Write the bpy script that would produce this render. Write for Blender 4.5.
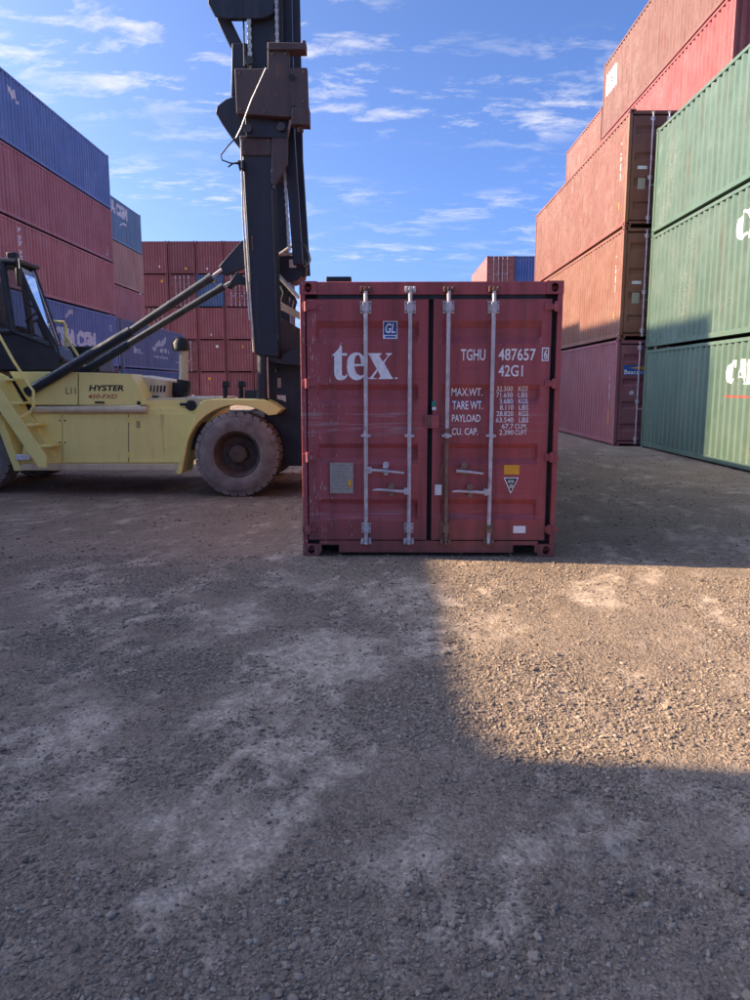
import bpy, bmesh, math, random
import numpy as np
from mathutils import Vector, Matrix
R = math.radians
random.seed(7); RNG = np.random.default_rng(11)
for o in list(bpy.data.objects): bpy.data.objects.remove(o)
SC = bpy.context.scene
COL = SC.collection

# ------------------------------------------------------------------ camera
F = 751.0; VX, VY = 385.0, 386.0; EYE = 1.634
PITCH = math.atan((500 - VY) / F); YAW = math.atan((VX - 375) * math.cos(PITCH) / F)
cd = bpy.data.cameras.new('camera'); cam = bpy.data.objects.new('camera', cd); COL.objects.link(cam)
cd.sensor_fit = 'VERTICAL'; cd.sensor_height = 36; cd.lens = F / 1000 * 36
cd.clip_start = 0.05; cd.clip_end = 3000
cam.location = (0, 0, EYE); cam.rotation_euler = (math.pi / 2 - PITCH, 0, YAW)
SC.camera = cam

# ------------------------------------------------------------------ light
SLOPE_X, SLOPE_Y = 0.46, 0.105          # sun ray: falls .46 m and drifts -.105 m in Y for each metre in +X
SUN_EL = math.atan(SLOPE_X / math.hypot(1, SLOPE_Y)); SUN_AZ = math.atan2(-1, SLOPE_Y)   # clockwise from +Y
world = bpy.data.worlds.new('World'); SC.world = world; world.use_nodes = True
SUN_STRENGTH, SKY_STRENGTH, EXPOSURE = 4.6, 0.15, 1.6
sd = bpy.data.lights.new('sun', 'SUN'); sd.energy = SUN_STRENGTH; sd.angle = R(0.53); sd.color = (1.0, 0.80, 0.54)
sun = bpy.data.objects.new('sun', sd); COL.objects.link(sun)
sun.rotation_euler = Vector((1, -SLOPE_Y, -SLOPE_X)).to_track_quat('-Z', 'Y').to_euler()
sun.location = (-30, 10, 25)
def build_world():
    nt = world.node_tree; n = nt.nodes; l = nt.links; n.clear()
    out = n.new('ShaderNodeOutputWorld'); bg = n.new('ShaderNodeBackground'); sky = n.new('ShaderNodeTexSky')
    sky.sky_type = 'NISHITA'; sky.sun_disc = False; sky.sun_elevation = SUN_EL; sky.sun_rotation = SUN_AZ
    sky.air_density = 0.38; sky.dust_density = 3.5; sky.ozone_density = 8.0; sky.altitude = 0
    bg.inputs['Strength'].default_value = SKY_STRENGTH
    # thin cirrus on a high flat layer: direction / height
    tc = n.new('ShaderNodeTexCoord'); sx = n.new('ShaderNodeSeparateXYZ'); l.new(tc.outputs['Generated'], sx.inputs[0])
    zc = n.new('ShaderNodeMath'); zc.operation = 'MAXIMUM'; zc.inputs[1].default_value = 0.03; l.new(sx.outputs[2], zc.inputs[0])
    za = n.new('ShaderNodeMath'); za.operation = 'ADD'; za.inputs[1].default_value = 0.12; l.new(zc.outputs[0], za.inputs[0])
    dx = n.new('ShaderNodeMath'); dx.operation = 'DIVIDE'; l.new(sx.outputs[0], dx.inputs[0]); l.new(za.outputs[0], dx.inputs[1])
    dy = n.new('ShaderNodeMath'); dy.operation = 'DIVIDE'; l.new(sx.outputs[1], dy.inputs[0]); l.new(za.outputs[0], dy.inputs[1])
    cx = n.new('ShaderNodeCombineXYZ'); l.new(dx.outputs[0], cx.inputs[0]); l.new(dy.outputs[0], cx.inputs[1])
    mp = n.new('ShaderNodeMapping'); l.new(cx.outputs[0], mp.inputs[0])
    mp.inputs['Rotation'].default_value = (0, 0, R(-22)); mp.inputs['Scale'].default_value = (1.0, 1.9, 1); mp.inputs['Location'].default_value = CLOUD_AT
    n1 = n.new('ShaderNodeTexNoise'); l.new(mp.outputs[0], n1.inputs['Vector'])
    n1.inputs['Scale'].default_value = 4.6; n1.inputs['Detail'].default_value = 9; n1.inputs['Roughness'].default_value = 0.66; n1.inputs['Distortion'].default_value = 0.25
    n2 = n.new('ShaderNodeTexNoise'); l.new(mp.outputs[0], n2.inputs['Vector'])
    n2.inputs['Scale'].default_value = 0.9; n2.inputs['Detail'].default_value = 2
    r1 = n.new('ShaderNodeMapRange'); l.new(n1.outputs['Fac'], r1.inputs[0]); r1.inputs[1].default_value = 0.50; r1.inputs[2].default_value = 0.72
    r2 = n.new('ShaderNodeMapRange'); l.new(n2.outputs['Fac'], r2.inputs[0]); r2.inputs[1].default_value = 0.42; r2.inputs[2].default_value = 0.60
    mu = n.new('ShaderNodeMath'); mu.operation = 'MULTIPLY'; l.new(r1.outputs[0], mu.inputs[0]); l.new(r2.outputs[0], mu.inputs[1])
    m2 = n.new('ShaderNodeMath'); m2.operation = 'MULTIPLY'; l.new(mu.outputs[0], m2.inputs[0]); m2.inputs[1].default_value = 0.85
    mx = n.new('ShaderNodeMix'); mx.data_type = 'RGBA'
    tint = n.new('ShaderNodeMix'); tint.data_type = 'RGBA'; tint.blend_type = 'MULTIPLY'; tint.inputs[0].default_value = 1.0
    l.new(sky.outputs[0], tint.inputs[6]); tint.inputs[7].default_value = SKY_TINT
    l.new(m2.outputs[0], mx.inputs[0]); l.new(tint.outputs[2], mx.inputs[6]); mx.inputs[7].default_value = (2.6, 2.5, 2.5, 1)
    l.new(mx.outputs[2], bg.inputs[0]); l.new(bg.outputs[0], out.inputs[0])
SKY_TINT = (1, 1, 1, 1); CLOUD_AT = (12.1, 8.1, 0)
build_world()
vs = SC.view_settings; vs.view_transform = 'Standard'; vs.look = 'None'; vs.gamma = 1; vs.exposure = EXPOSURE; vs.use_curve_mapping = False

# ------------------------------------------------------------------ pixel -> direction helpers
cp, sp, cy_, sy_ = math.cos(PITCH), math.sin(PITCH), math.cos(YAW), math.sin(YAW)
FW = Vector((-sy_ * cp, cy_ * cp, -sp)); RT = Vector((cy_, sy_, 0)); UP = RT.cross(FW); CAMP = Vector((0, 0, EYE))
def ray(x, y): return FW * F + RT * (x - 375) - UP * (y - 500)
def onZ(x, y, z=0.0): d = ray(x, y); return CAMP + d * ((z - EYE) / d.z)
def onX(x, y, X): d = ray(x, y); return CAMP + d * (X / d.x)
def onY(x, y, Y): d = ray(x, y); return CAMP + d * (Y / d.y)

# ------------------------------------------------------------------ mesh helpers
class MB:
    def __init__(s): s.v = []; s.f = []
    def add(s, vs, fs):
        b = len(s.v); s.v += [tuple(p) for p in vs]; s.f += [tuple(i + b for i in q) for q in fs]; return s
    def box(s, x0, x1, y0, y1, z0, z1):
        return s.add([(x0,y0,z0),(x1,y0,z0),(x1,y1,z0),(x0,y1,z0),(x0,y0,z1),(x1,y0,z1),(x1,y1,z1),(x0,y1,z1)],
                     [(0,3,2,1),(4,5,6,7),(0,1,5,4),(1,2,6,5),(2,3,7,6),(3,0,4,7)])
    def prism(s, pts, ext):
        n = len(pts); e = Vector(ext); P = [Vector(p) for p in pts]
        nrm = Vector((0,0,0))
        for i in range(n): nrm += P[i].cross(P[(i+1) % n])
        a, b = list(range(n)), list(range(n, 2*n))
        if nrm.dot(e) > 0: fs = [a[::-1], b] + [(i, (i+1) % n, n+(i+1) % n, n+i) for i in range(n)]
        else: fs = [a, b[::-1]] + [((i+1) % n, i, n+i, n+(i+1) % n) for i in range(n)]
        return s.add(P + [p + e for p in P], fs)
    def tube(s, path, r, n=12, r2=None):
        P = [Vector(p) for p in path]; m = len(P); vs = []; rr = [r] * m if r2 is None else [r + (r2 - r) * i / (m - 1) for i in range(m)]
        up = None
        for i in range(m):
            t = (P[min(i+1, m-1)] - P[max(i-1, 0)]).normalized()
            if up is None: up = Vector((0,0,1)) if abs(t.z) < .9 else Vector((0,1,0))
            a = t.cross(up).normalized(); up = a.cross(t)
            vs += [P[i] + (a * math.cos(2*math.pi*k/n) + up * math.sin(2*math.pi*k/n)) * rr[i] for k in range(n)]
        fs = [(i*n+k, i*n+(k+1) % n, (i+1)*n+(k+1) % n, (i+1)*n+k) for i in range(m-1) for k in range(n)]
        fs += [tuple(range(n))[::-1], tuple(range((m-1)*n, m*n))]
        return s.add(vs, fs)
    def lathe(s, prof, c, ax, n=48, closed=False):
        ax = Vector(ax).normalized(); a = ax.orthogonal().normalized(); b = ax.cross(a); c = Vector(c); vs = []
        for (t, r) in prof: vs += [c + ax*t + (a*math.cos(2*math.pi*k/n) + b*math.sin(2*math.pi*k/n)) * r for k in range(n)]
        m = len(prof); fs = [(i*n+k, i*n+(k+1) % n, (i+1)*n+(k+1) % n, (i+1)*n+k) for i in range(m-1) for k in range(n)]
        if closed: fs += [((m-1)*n+k, (m-1)*n+(k+1) % n, (k+1) % n, k) for k in range(n)]
        else: fs += [tuple(range(n))[::-1], tuple(range((m-1)*n, m*n))]
        return s.add(vs, fs)
    def mesh(s, name, off=(0,0,0), smooth=30):
        me = bpy.data.meshes.new(name); o = Vector(off)
        me.from_pydata([tuple(Vector(p) - o) for p in s.v], [], s.f)
        bm = bmesh.new(); bm.from_mesh(me); bmesh.ops.recalc_face_normals(bm, faces=bm.faces); bm.to_mesh(me); bm.free()
        if smooth:
            me.polygons.foreach_set('use_smooth', [True] * len(me.polygons)); me.set_sharp_from_angle(angle=R(smooth))
        return me
    def build(s, name, mat, parent=None, off=None, bevel=0, smooth=30, color=None):
        if off is None: off = parent['org'] if parent is not None and 'org' in parent else (0,0,0)
        return link(name, s.mesh(name, off, smooth), mat, parent, bevel, color)
ORG = {}
def link(name, me, mat, parent=None, bevel=0, color=None):
    o = bpy.data.objects.new(name, me); COL.objects.link(o)
    if mat is not None and not len(me.materials): me.materials.append(mat)
    if parent is not None: o.parent = parent
    if bevel:
        b = o.modifiers.new('bevel', 'BEVEL'); b.width = bevel; b.segments = 2; b.limit_method = 'ANGLE'; b.angle_limit = R(40); b.harden_normals = False
    if color: o.color = (*color, 1)
    return o
def tag(o, label=None, cat=None, group=None, kind=None):
    if label: o['label'] = label
    if cat: o['category'] = cat
    if group: o['group'] = group
    if kind: o['kind'] = kind
    return o
def empty(name, loc, label=None, cat=None, group=None):
    o = bpy.data.objects.new(name, None); COL.objects.link(o); o.location = loc; o.empty_display_size = .2
    return tag(o, label, cat, group)

# ------------------------------------------------------------------ materials
def nodes(m):
    m.use_nodes = True; nt = m.node_tree; b = nt.nodes['Principled BSDF']; return nt, nt.nodes, nt.links, b
def noise(n, l, vec, scale, detail=4, rough=.55, dist=0):
    t = n.new('ShaderNodeTexNoise'); t.inputs['Scale'].default_value = scale; t.inputs['Detail'].default_value = detail
    t.inputs['Roughness'].default_value = rough; t.inputs['Distortion'].default_value = dist
    if vec is not None: l.new(vec, t.inputs['Vector'])
    return t.outputs['Fac']
def rng(n, l, x, a, b, c=0., d=1.):
    t = n.new('ShaderNodeMapRange'); l.new(x, t.inputs[0])
    for i, q in enumerate((a, b, c, d)): t.inputs[i+1].default_value = q
    return t.outputs[0]
def math2(n, l, op, a, b):
    t = n.new('ShaderNodeMath'); t.operation = op
    for i, q in enumerate((a, b)):
        if isinstance(q, (int, float)): t.inputs[i].default_value = q
        else: l.new(q, t.inputs[i])
    return t.outputs[0]
def mix(n, l, fac, a, b, mode='MIX'):
    t = n.new('ShaderNodeMix'); t.data_type = 'RGBA'; t.blend_type = mode
    for i, q in ((0, fac), (6, a), (7, b)):
        if isinstance(q, (int, float)): t.inputs[i].default_value = q
        elif isinstance(q, tuple): t.inputs[i].default_value = (*q, 1)
        else: l.new(q, t.inputs[i])
    return t.outputs[2]
def scaled(n, l, vec, s):
    t = n.new('ShaderNodeMapping'); l.new(vec, t.inputs[0]); t.inputs['Scale'].default_value = s; return t.outputs[0]
def bump(n, l, b, h, strength, dist):
    t = n.new('ShaderNodeBump'); t.inputs['Strength'].default_value = strength; t.inputs['Distance'].default_value = dist
    l.new(h, t.inputs['Height']); l.new(t.outputs[0], b.inputs['Normal'])
def paint(name, color=None, rust=.68, fade=.3, rough=.5, chips=False, dirt=(.09,.07,.055), dirtamt=.35, rustcol=(.13,.05,.025)):
    """painted steel: chalky fading, vertical streaks, rust spots, dents"""
    m = bpy.data.materials.new(name); nt, n, l, b = nodes(m)
    g = n.new('ShaderNodeNewGeometry').outputs['Position']
    if color is None: base = n.new('ShaderNodeObjectInfo').outputs['Color']
    else:
        q = n.new('ShaderNodeRGB'); q.outputs[0].default_value = (*color, 1); base = q.outputs[0]
    hs = n.new('ShaderNodeHueSaturation'); hs.inputs['Saturation'].default_value = .78; hs.inputs['Value'].default_value = 1.4; l.new(base, hs.inputs['Color'])
    big = noise(n, l, g, .9, 5, .6)
    c = mix(n, l, rng(n, l, big, .38, .72, 0, fade), base, hs.outputs[0])
    st = noise(n, l, scaled(n, l, g, (7, 7, .45)), 1.0, 5, .6)
    c = mix(n, l, rng(n, l, st, .45, .75, 0, dirtamt), c, dirt)
    st2 = noise(n, l, scaled(n, l, g, (5, 5, .35)), 1.0, 6, .7)
    c = mix(n, l, rng(n, l, st2, .60, .70, 0, .45), c, rustcol)
    rs = noise(n, l, scaled(n, l, g, (1, 1, .55)), 6.5, 9, .72)
    rf = rng(n, l, rs, rust, rust + .035)
    c = mix(n, l, rf, c, rustcol)
    if color is None:
        pk = noise(n, l, g, 38, 3, .6); pm_ = noise(n, l, g, .75, 3, .5)
        c = mix(n, l, math2(n, l, 'MULTIPLY', rng(n, l, pk, .56, .60), rng(n, l, pm_, .56, .68, 0, .4)), c, (.40, .33, .27))
    if chips:
        sc = noise(n, l, scaled(n, l, g, (70, 70, 11)), 1.0, 3, .6)
        wh = noise(n, l, g, 1.7, 2, .5)
        sepx = n.new('ShaderNodeSeparateXYZ'); l.new(g, sepx.inputs[0])
        lf = rng(n, l, sepx.outputs[0], -.78, -.1, .11, 0.0)
        th = math2(n, l, 'SUBTRACT', .745, math2(n, l, 'ADD', lf, rng(n, l, wh, .5, .8, 0, .04)))
        cf = math2(n, l, 'GREATER_THAN', sc, th)
        c = mix(n, l, math2(n, l, 'MULTIPLY', cf, .8), c, (.50, .40, .40))
        X_, Z_ = sepx.outputs[0], sepx.outputs[2]
        def gauss(x, m0, w0):      # soft bump around m0
            q = math2(n, l, 'DIVIDE', math2(n, l, 'SUBTRACT', x, m0), w0); return math2(n, l, 'POWER', 2.718, math2(n, l, 'MULTIPLY', math2(n, l, 'MULTIPLY', q, q), -1.0))
        hz = noise(n, l, scaled(n, l, g, (2.2, 2.2, 45)), 1.0, 4, .65)
        band = math2(n, l, 'MAXIMUM', gauss(Z_, 1.25, .07), math2(n, l, 'MAXIMUM', gauss(Z_, .40, .05), math2(n, l, 'MULTIPLY', gauss(Z_, 1.36, .03), 1.2)))
        band = math2(n, l, 'MULTIPLY', band, rng(n, l, X_, .15, .3, 1, .35))
        c = mix(n, l, math2(n, l, 'MULTIPLY', rng(n, l, hz, .52, .60), math2(n, l, 'MULTIPLY', band, .65)), c, (.42, .28, .29))
        c = mix(n, l, math2(n, l, 'MULTIPLY', rng(n, l, hz, .6, .64), .3), c, (.10, .04, .035))
        rz = math2(n, l, 'MULTIPLY', gauss(X_, .60, .14), rng(n, l, Z_, .1, 1.15, 1, 0))
        rn = noise(n, l, scaled(n, l, g, (9, 9, 2.2)), 1.0, 6, .7)
        c = mix(n, l, math2(n, l, 'MULTIPLY', rz, rng(n, l, rn, .35, .62, .1, .9)), c, (.085, .035, .028))
        gr_ = math2(n, l, 'MULTIPLY', rng(n, l, Z_, .02, .42, 1, 0), rng(n, l, rn, .3, .65, .15, .9))
        c = mix(n, l, gr_, c, (.135, .07, .05))
    l.new(c, b.inputs['Base Color'])
    l.new(rng(n, l, st, .3, .8, rough - .1, rough + .2), b.inputs['Roughness'])
    b.inputs['Specular IOR Level'].default_value = .35
    d = noise(n, l, g, 2.2, 4, .5); d2 = math2(n, l, 'ADD', d, math2(n, l, 'MULTIPLY', rf, .03))
    d2 = math2(n, l, 'ADD', d2, math2(n, l, 'MULTIPLY', noise(n, l, g, .8, 2, .5), 1.2)); bump(n, l, b, d2, .55, .05)
    return m
def plain(name, color, rough=.6, metal=0, var=.25, scale=8, spec=.4, bmp=.0):
    m = bpy.data.materials.new(name); nt, n, l, b = nodes(m)
    g = n.new('ShaderNodeNewGeometry').outputs['Position']
    v = noise(n, l, g, scale, 6, .65)
    lo = tuple(q * (1 - var) for q in color); hi = tuple(min(1, q * (1 + var)) for q in color)
    l.new(mix(n, l, rng(n, l, v, .3, .7), lo, hi), b.inputs['Base Color'])
    b.inputs['Roughness'].default_value = rough; b.inputs['Metallic'].default_value = metal; b.inputs['Specular IOR Level'].default_value = spec
    if bmp: bump(n, l, b, v, bmp, .01)
    return m
M = {}
M['paint'] = paint('weathered_container_paint', None, rust=.69, fade=.38, dirtamt=.28)
M['hero'] = paint('scratched_maroon_paint', (.35, .068, .070), rust=.672, fade=.14, rough=.46, chips=True, dirt=(.11,.038,.036), dirtamt=.7)
M['galv'] = plain('dull_galvanised_steel', (.50, .44, .44), .5, .15, .3, 14)
M['rustygalv'] = plain('rusted_galvanised_steel', (.20, .12, .08), .75, .1, .5, 9)
M['casting'] = plain('worn_rusty_casting', (.17, .075, .055), .7, .1, .45, 20, bmp=.3)
M['rubber'] = plain('black_rubber_gasket', (.018, .018, .022), .7, 0, .3, 10)
M['underfloor'] = plain('dark_underfloor', (.03, .025, .022), .9)
M['white'] = plain('white_lettering', (.82, .78, .77), .6, 0, .16, 25)
M['offwhite'] = plain('weathered_white_lettering', (.62, .6, .58), .65, 0, .3, 6)
M['yellow'] = paint('dusty_yellow_paint', (.95, .775, .25), rust=.755, fade=.0, rough=.4, dirt=(.70,.56,.20), dirtamt=.22, rustcol=(.20,.10,.04))
M['cream'] = paint('faded_cream_paint', (.66, .52, .32), rust=.70, fade=.2, rough=.55, dirt=(.34,.26,.17), dirtamt=.5)
M['navy'] = paint('greasy_navy_black_steel', (.018, .021, .032), rust=.71, fade=.5, rough=.42, dirt=(.055,.05,.048), dirtamt=.5, rustcol=(.09,.055,.04))
M['rust'] = paint('rust_brown_steel', (.075, .052, .05), rust=.61, fade=.4, rough=.65, dirt=(.05,.035,.035), dirtamt=.5, rustcol=(.15,.07,.04))
M['rod'] = plain('pale_greased_rod', (.55, .5, .42), .35, .5, .25, 12)
M['barrel'] = plain('dusty_cylinder_barrel', (.055, .053, .05), .45, .2, .4, 6)
M['tyre'] = plain('dusty_tyre_rubber', (.23, .19, .165), .85, 0, .4, 5, .25, .4)
M['rim'] = plain('dirty_rim', (.10, .07, .055), .75, 0, .4, 9)
M['black'] = plain('black_plastic', (.014, .014, .016), .55, 0, .3, 6)
M['cabpaint'] = plain('dark_grey_cab_paint', (.030, .028, .032), .4, 0, .3, 4)
M['red_print'] = plain('red_print', (.45, .05, .035), .6, 0, .2, 20)
M['black_print'] = plain('black_print', (.018, .016, .014), .6, 0, .2, 20)
M['blue_print'] = plain('blue_sticker', (.022, .085, .30), .5, 0, .15, 20)
M['yellow_print'] = plain('yellow_sticker', (.72, .33, .02), .5, 0, .12, 20)
M['plate'] = plain('grey_data_plate', (.36, .31, .26), .5, .3, .25, 60)
M['platetext'] = plain('worn_plate_print', (.25, .215, .185), .6, 0, .3, 60)
M['tealprint'] = plain('green_sticker', (.03, .22, .16), .6, 0, .2, 40)
M['glass'] = bpy.data.materials.new('cab_glass')
def glassmat():
    nt, n, l, b = nodes(M['glass'])
    b.inputs['Base Color'].default_value = (.75, .85, .85, 1); b.inputs['Roughness'].default_value = .02
    b.inputs['Transmission Weight'].default_value = 1.0; b.inputs['IOR'].default_value = 1.5
glassmat()

# ------------------------------------------------------------------ lettering
def _mesh_from_curve(cu):
    o = bpy.data.objects.new('tmp', cu); me = bpy.data.meshes.new_from_object(o)
    V = np.array([v.co[:] for v in me.vertices]); Fc = [tuple(p.vertices) for p in me.polygons]
    bpy.data.objects.remove(o); bpy.data.curves.remove(cu); bpy.data.meshes.remove(me)
    return V, Fc
def text2d(s, bold=0., shear=0., spacing=1.0):
    cu = bpy.data.curves.new('tmp', 'FONT'); cu.body = s; cu.size = 1; cu.offset = bold; cu.shear = shear; cu.space_character = spacing; cu.resolution_u = 3
    V, Fc = _mesh_from_curve(cu); V = V[:, :2]; lo, hi = V.min(0), V.max(0)
    return (V - lo) / (hi - lo), Fc, (hi - lo)[0] / (hi - lo)[1]
def poly2d(polys):
    cu = bpy.data.curves.new('tmp', 'CURVE'); cu.dimensions = '2D'; cu.fill_mode = 'BOTH'
    for p in polys:
        s = cu.splines.new('POLY'); s.points.add(len(p) - 1); s.use_cyclic_u = True
        for q, (x, y) in zip(s.points, p): q.co = (x, y, 0, 1)
    V, Fc = _mesh_from_curve(cu); return V[:, :2], Fc
def flat_print(name, V, Fc, fn, mat, parent):
    """V in [u, v]; fn maps u, v to a point in the parent's space"""
    me = bpy.data.meshes.new(name); me.from_pydata([tuple(fn(u, v)) for u, v in V], [], Fc)
    return link(name, me, mat, parent)

# ------------------------------------------------------------------ shipping containers
W = 2.438; HW = W / 2
PITCHC, DEPC = .278, .055
def prof(u, p=PITCHC, d=DEPC):
    q = (u % p) / p
    if q < .32: return 0.
    if q < .5: return d * (q - .32) / .18
    if q < .82: return d
    return d * (1 - q) / .18
def breaks(u0, u1, p=PITCHC):
    out = [u0]; k = math.floor(u0 / p)
    while k * p < u1:
        for q in (0, .32, .5, .82):
            u = (k + q) * p
            if u0 + 1e-4 < u < u1 - 1e-4: out.append(u)
        k += 1
    return out + [u1]
def corr(us, pmap, p=PITCHC, d=DEPC):
    """sheet from profile; pmap(u, depth, k) gives the two border points"""
    m = MB(); vs = []
    for u in us:
        a = prof(u, p, d); vs += [pmap(u, a, 0), pmap(u, a, 1)]
    return m.add(vs, [(2*i, 2*i+1, 2*i+3, 2*i+2) for i in range(len(us) - 1)])
def casting_mesh(sx, sy):
    """corner casting box .162 x .178 x .118 with oval pockets on its end and side faces; origin on the container corner"""
    a, b, h = .162, .178, .118; m = MB()
    def holed(c, eu, ev, w, hh, ru, rv, nrm):
        c, eu, ev, nrm = Vector(c), Vector(eu), Vector(ev), Vector(nrm)
        ang = sorted([2*math.pi*k/16 for k in range(16)] + [math.atan2(s1*hh, s2*w) % (2*math.pi) for s1 in (-1, 1) for s2 in (-1, 1)])
        n = len(ang); o_, i_, k_ = [], [], []
        for t in ang:
            cx, sx_ = math.cos(t), math.sin(t); s = min(w/2/abs(cx) if abs(cx) > 1e-6 else 9, hh/2/abs(sx_) if abs(sx_) > 1e-6 else 9)
            o_.append(c + eu*cx*s + ev*sx_*s); i_.append(c + eu*cx*ru + ev*sx_*rv); k_.append(i_[-1] - nrm*.12)
        fs = []
        for k in range(n):
            k2 = (k+1) % n; fs += [(k, k2, n+k2, n+k), (n+k, n+k2, 2*n+k2, 2*n+k)]
        m.add(o_ + i_ + k_, fs + [tuple(range(2*n, 3*n))])
    holed((-sx*a/2, 0, 0), (1,0,0), (0,0,1), a, h, .034, .042, (0, sy, 0))
    holed((0, -sy*b/2, 0), (0,1,0), (0,0,1), b, h, .042, .030, (sx, 0, 0))
    x0, x1 = sorted((0, -sx*a)); y0, y1 = sorted((0, -sy*b))
    m.add([(x0,y0,-h/2),(x1,y0,-h/2),(x1,y1,-h/2),(x0,y1,-h/2)], [(0,1,2,3)]); m.add([(x0,y0,h/2),(x1,y0,h/2),(x1,y1,h/2),(x0,y1,h/2)], [(0,1,2,3)])
    xb = -sx*a; yb = -sy*b
    m.add([(xb,y0,-h/2),(xb,y1,-h/2),(xb,y1,h/2),(xb,y0,h/2)], [(0,1,2,3)]); m.add([(x0,yb,-h/2),(x1,yb,-h/2),(x1,yb,h/2),(x0,yb,h/2)], [(0,1,2,3)])
    return m.mesh('corner_casting')
def door_leaf(x0, x1, z0, z1, H):
    """door leaf facing -Y, local front plane y=0, with four recessed bands"""
    m = MB(); s = (z1 - z0)
    fr = [(2.233,0),(2.167,1),(2.085,1),(2.022,0),(1.649,0),(1.596,1),(1.517,1),(1.455,0),(1.093,0),(1.046,1),(.952,1),(.895,0),(.556,0),(.509,1),(.415,1),(.358,0)]
    rows = [(z1, 0)] + [(z * H / 2.591, d) for z, d in fr] + [(z0, 0)]
    b = .085; xs = [x0, x0 + b, x0 + b + .022, x1 - b - .022, x1 - b, x1]; D = .036
    vs = [(x, (D * d if k in (2, 3) else 0), z) for z, d in rows for k, x in enumerate(xs)]
    n = len(xs); fs = [(i*n+k, i*n+k+1, (i+1)*n+k+1, (i+1)*n+k) for i in range(len(rows)-1) for k in range(n-1)]
    m.add(vs, fs)
    for (a, c) in ((x0, x0), (x1, x1)): m.add([(a,0,z0),(a,.06,z0),(a,.06,z1),(a,0,z1)], [(0,1,2,3)])
    for z in (z0, z1): m.add([(x0,0,z),(x1,0,z),(x1,.06,z),(x0,.06,z)], [(0,1,2,3)])
    return m.mesh('door', smooth=20)
RODX = (-.615, -.200, .160, .580)      # lock rods across the end
_proto = {}
def pm(key, fn):
    if key not in _proto: _proto[key] = fn()
    return _proto[key]
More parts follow.
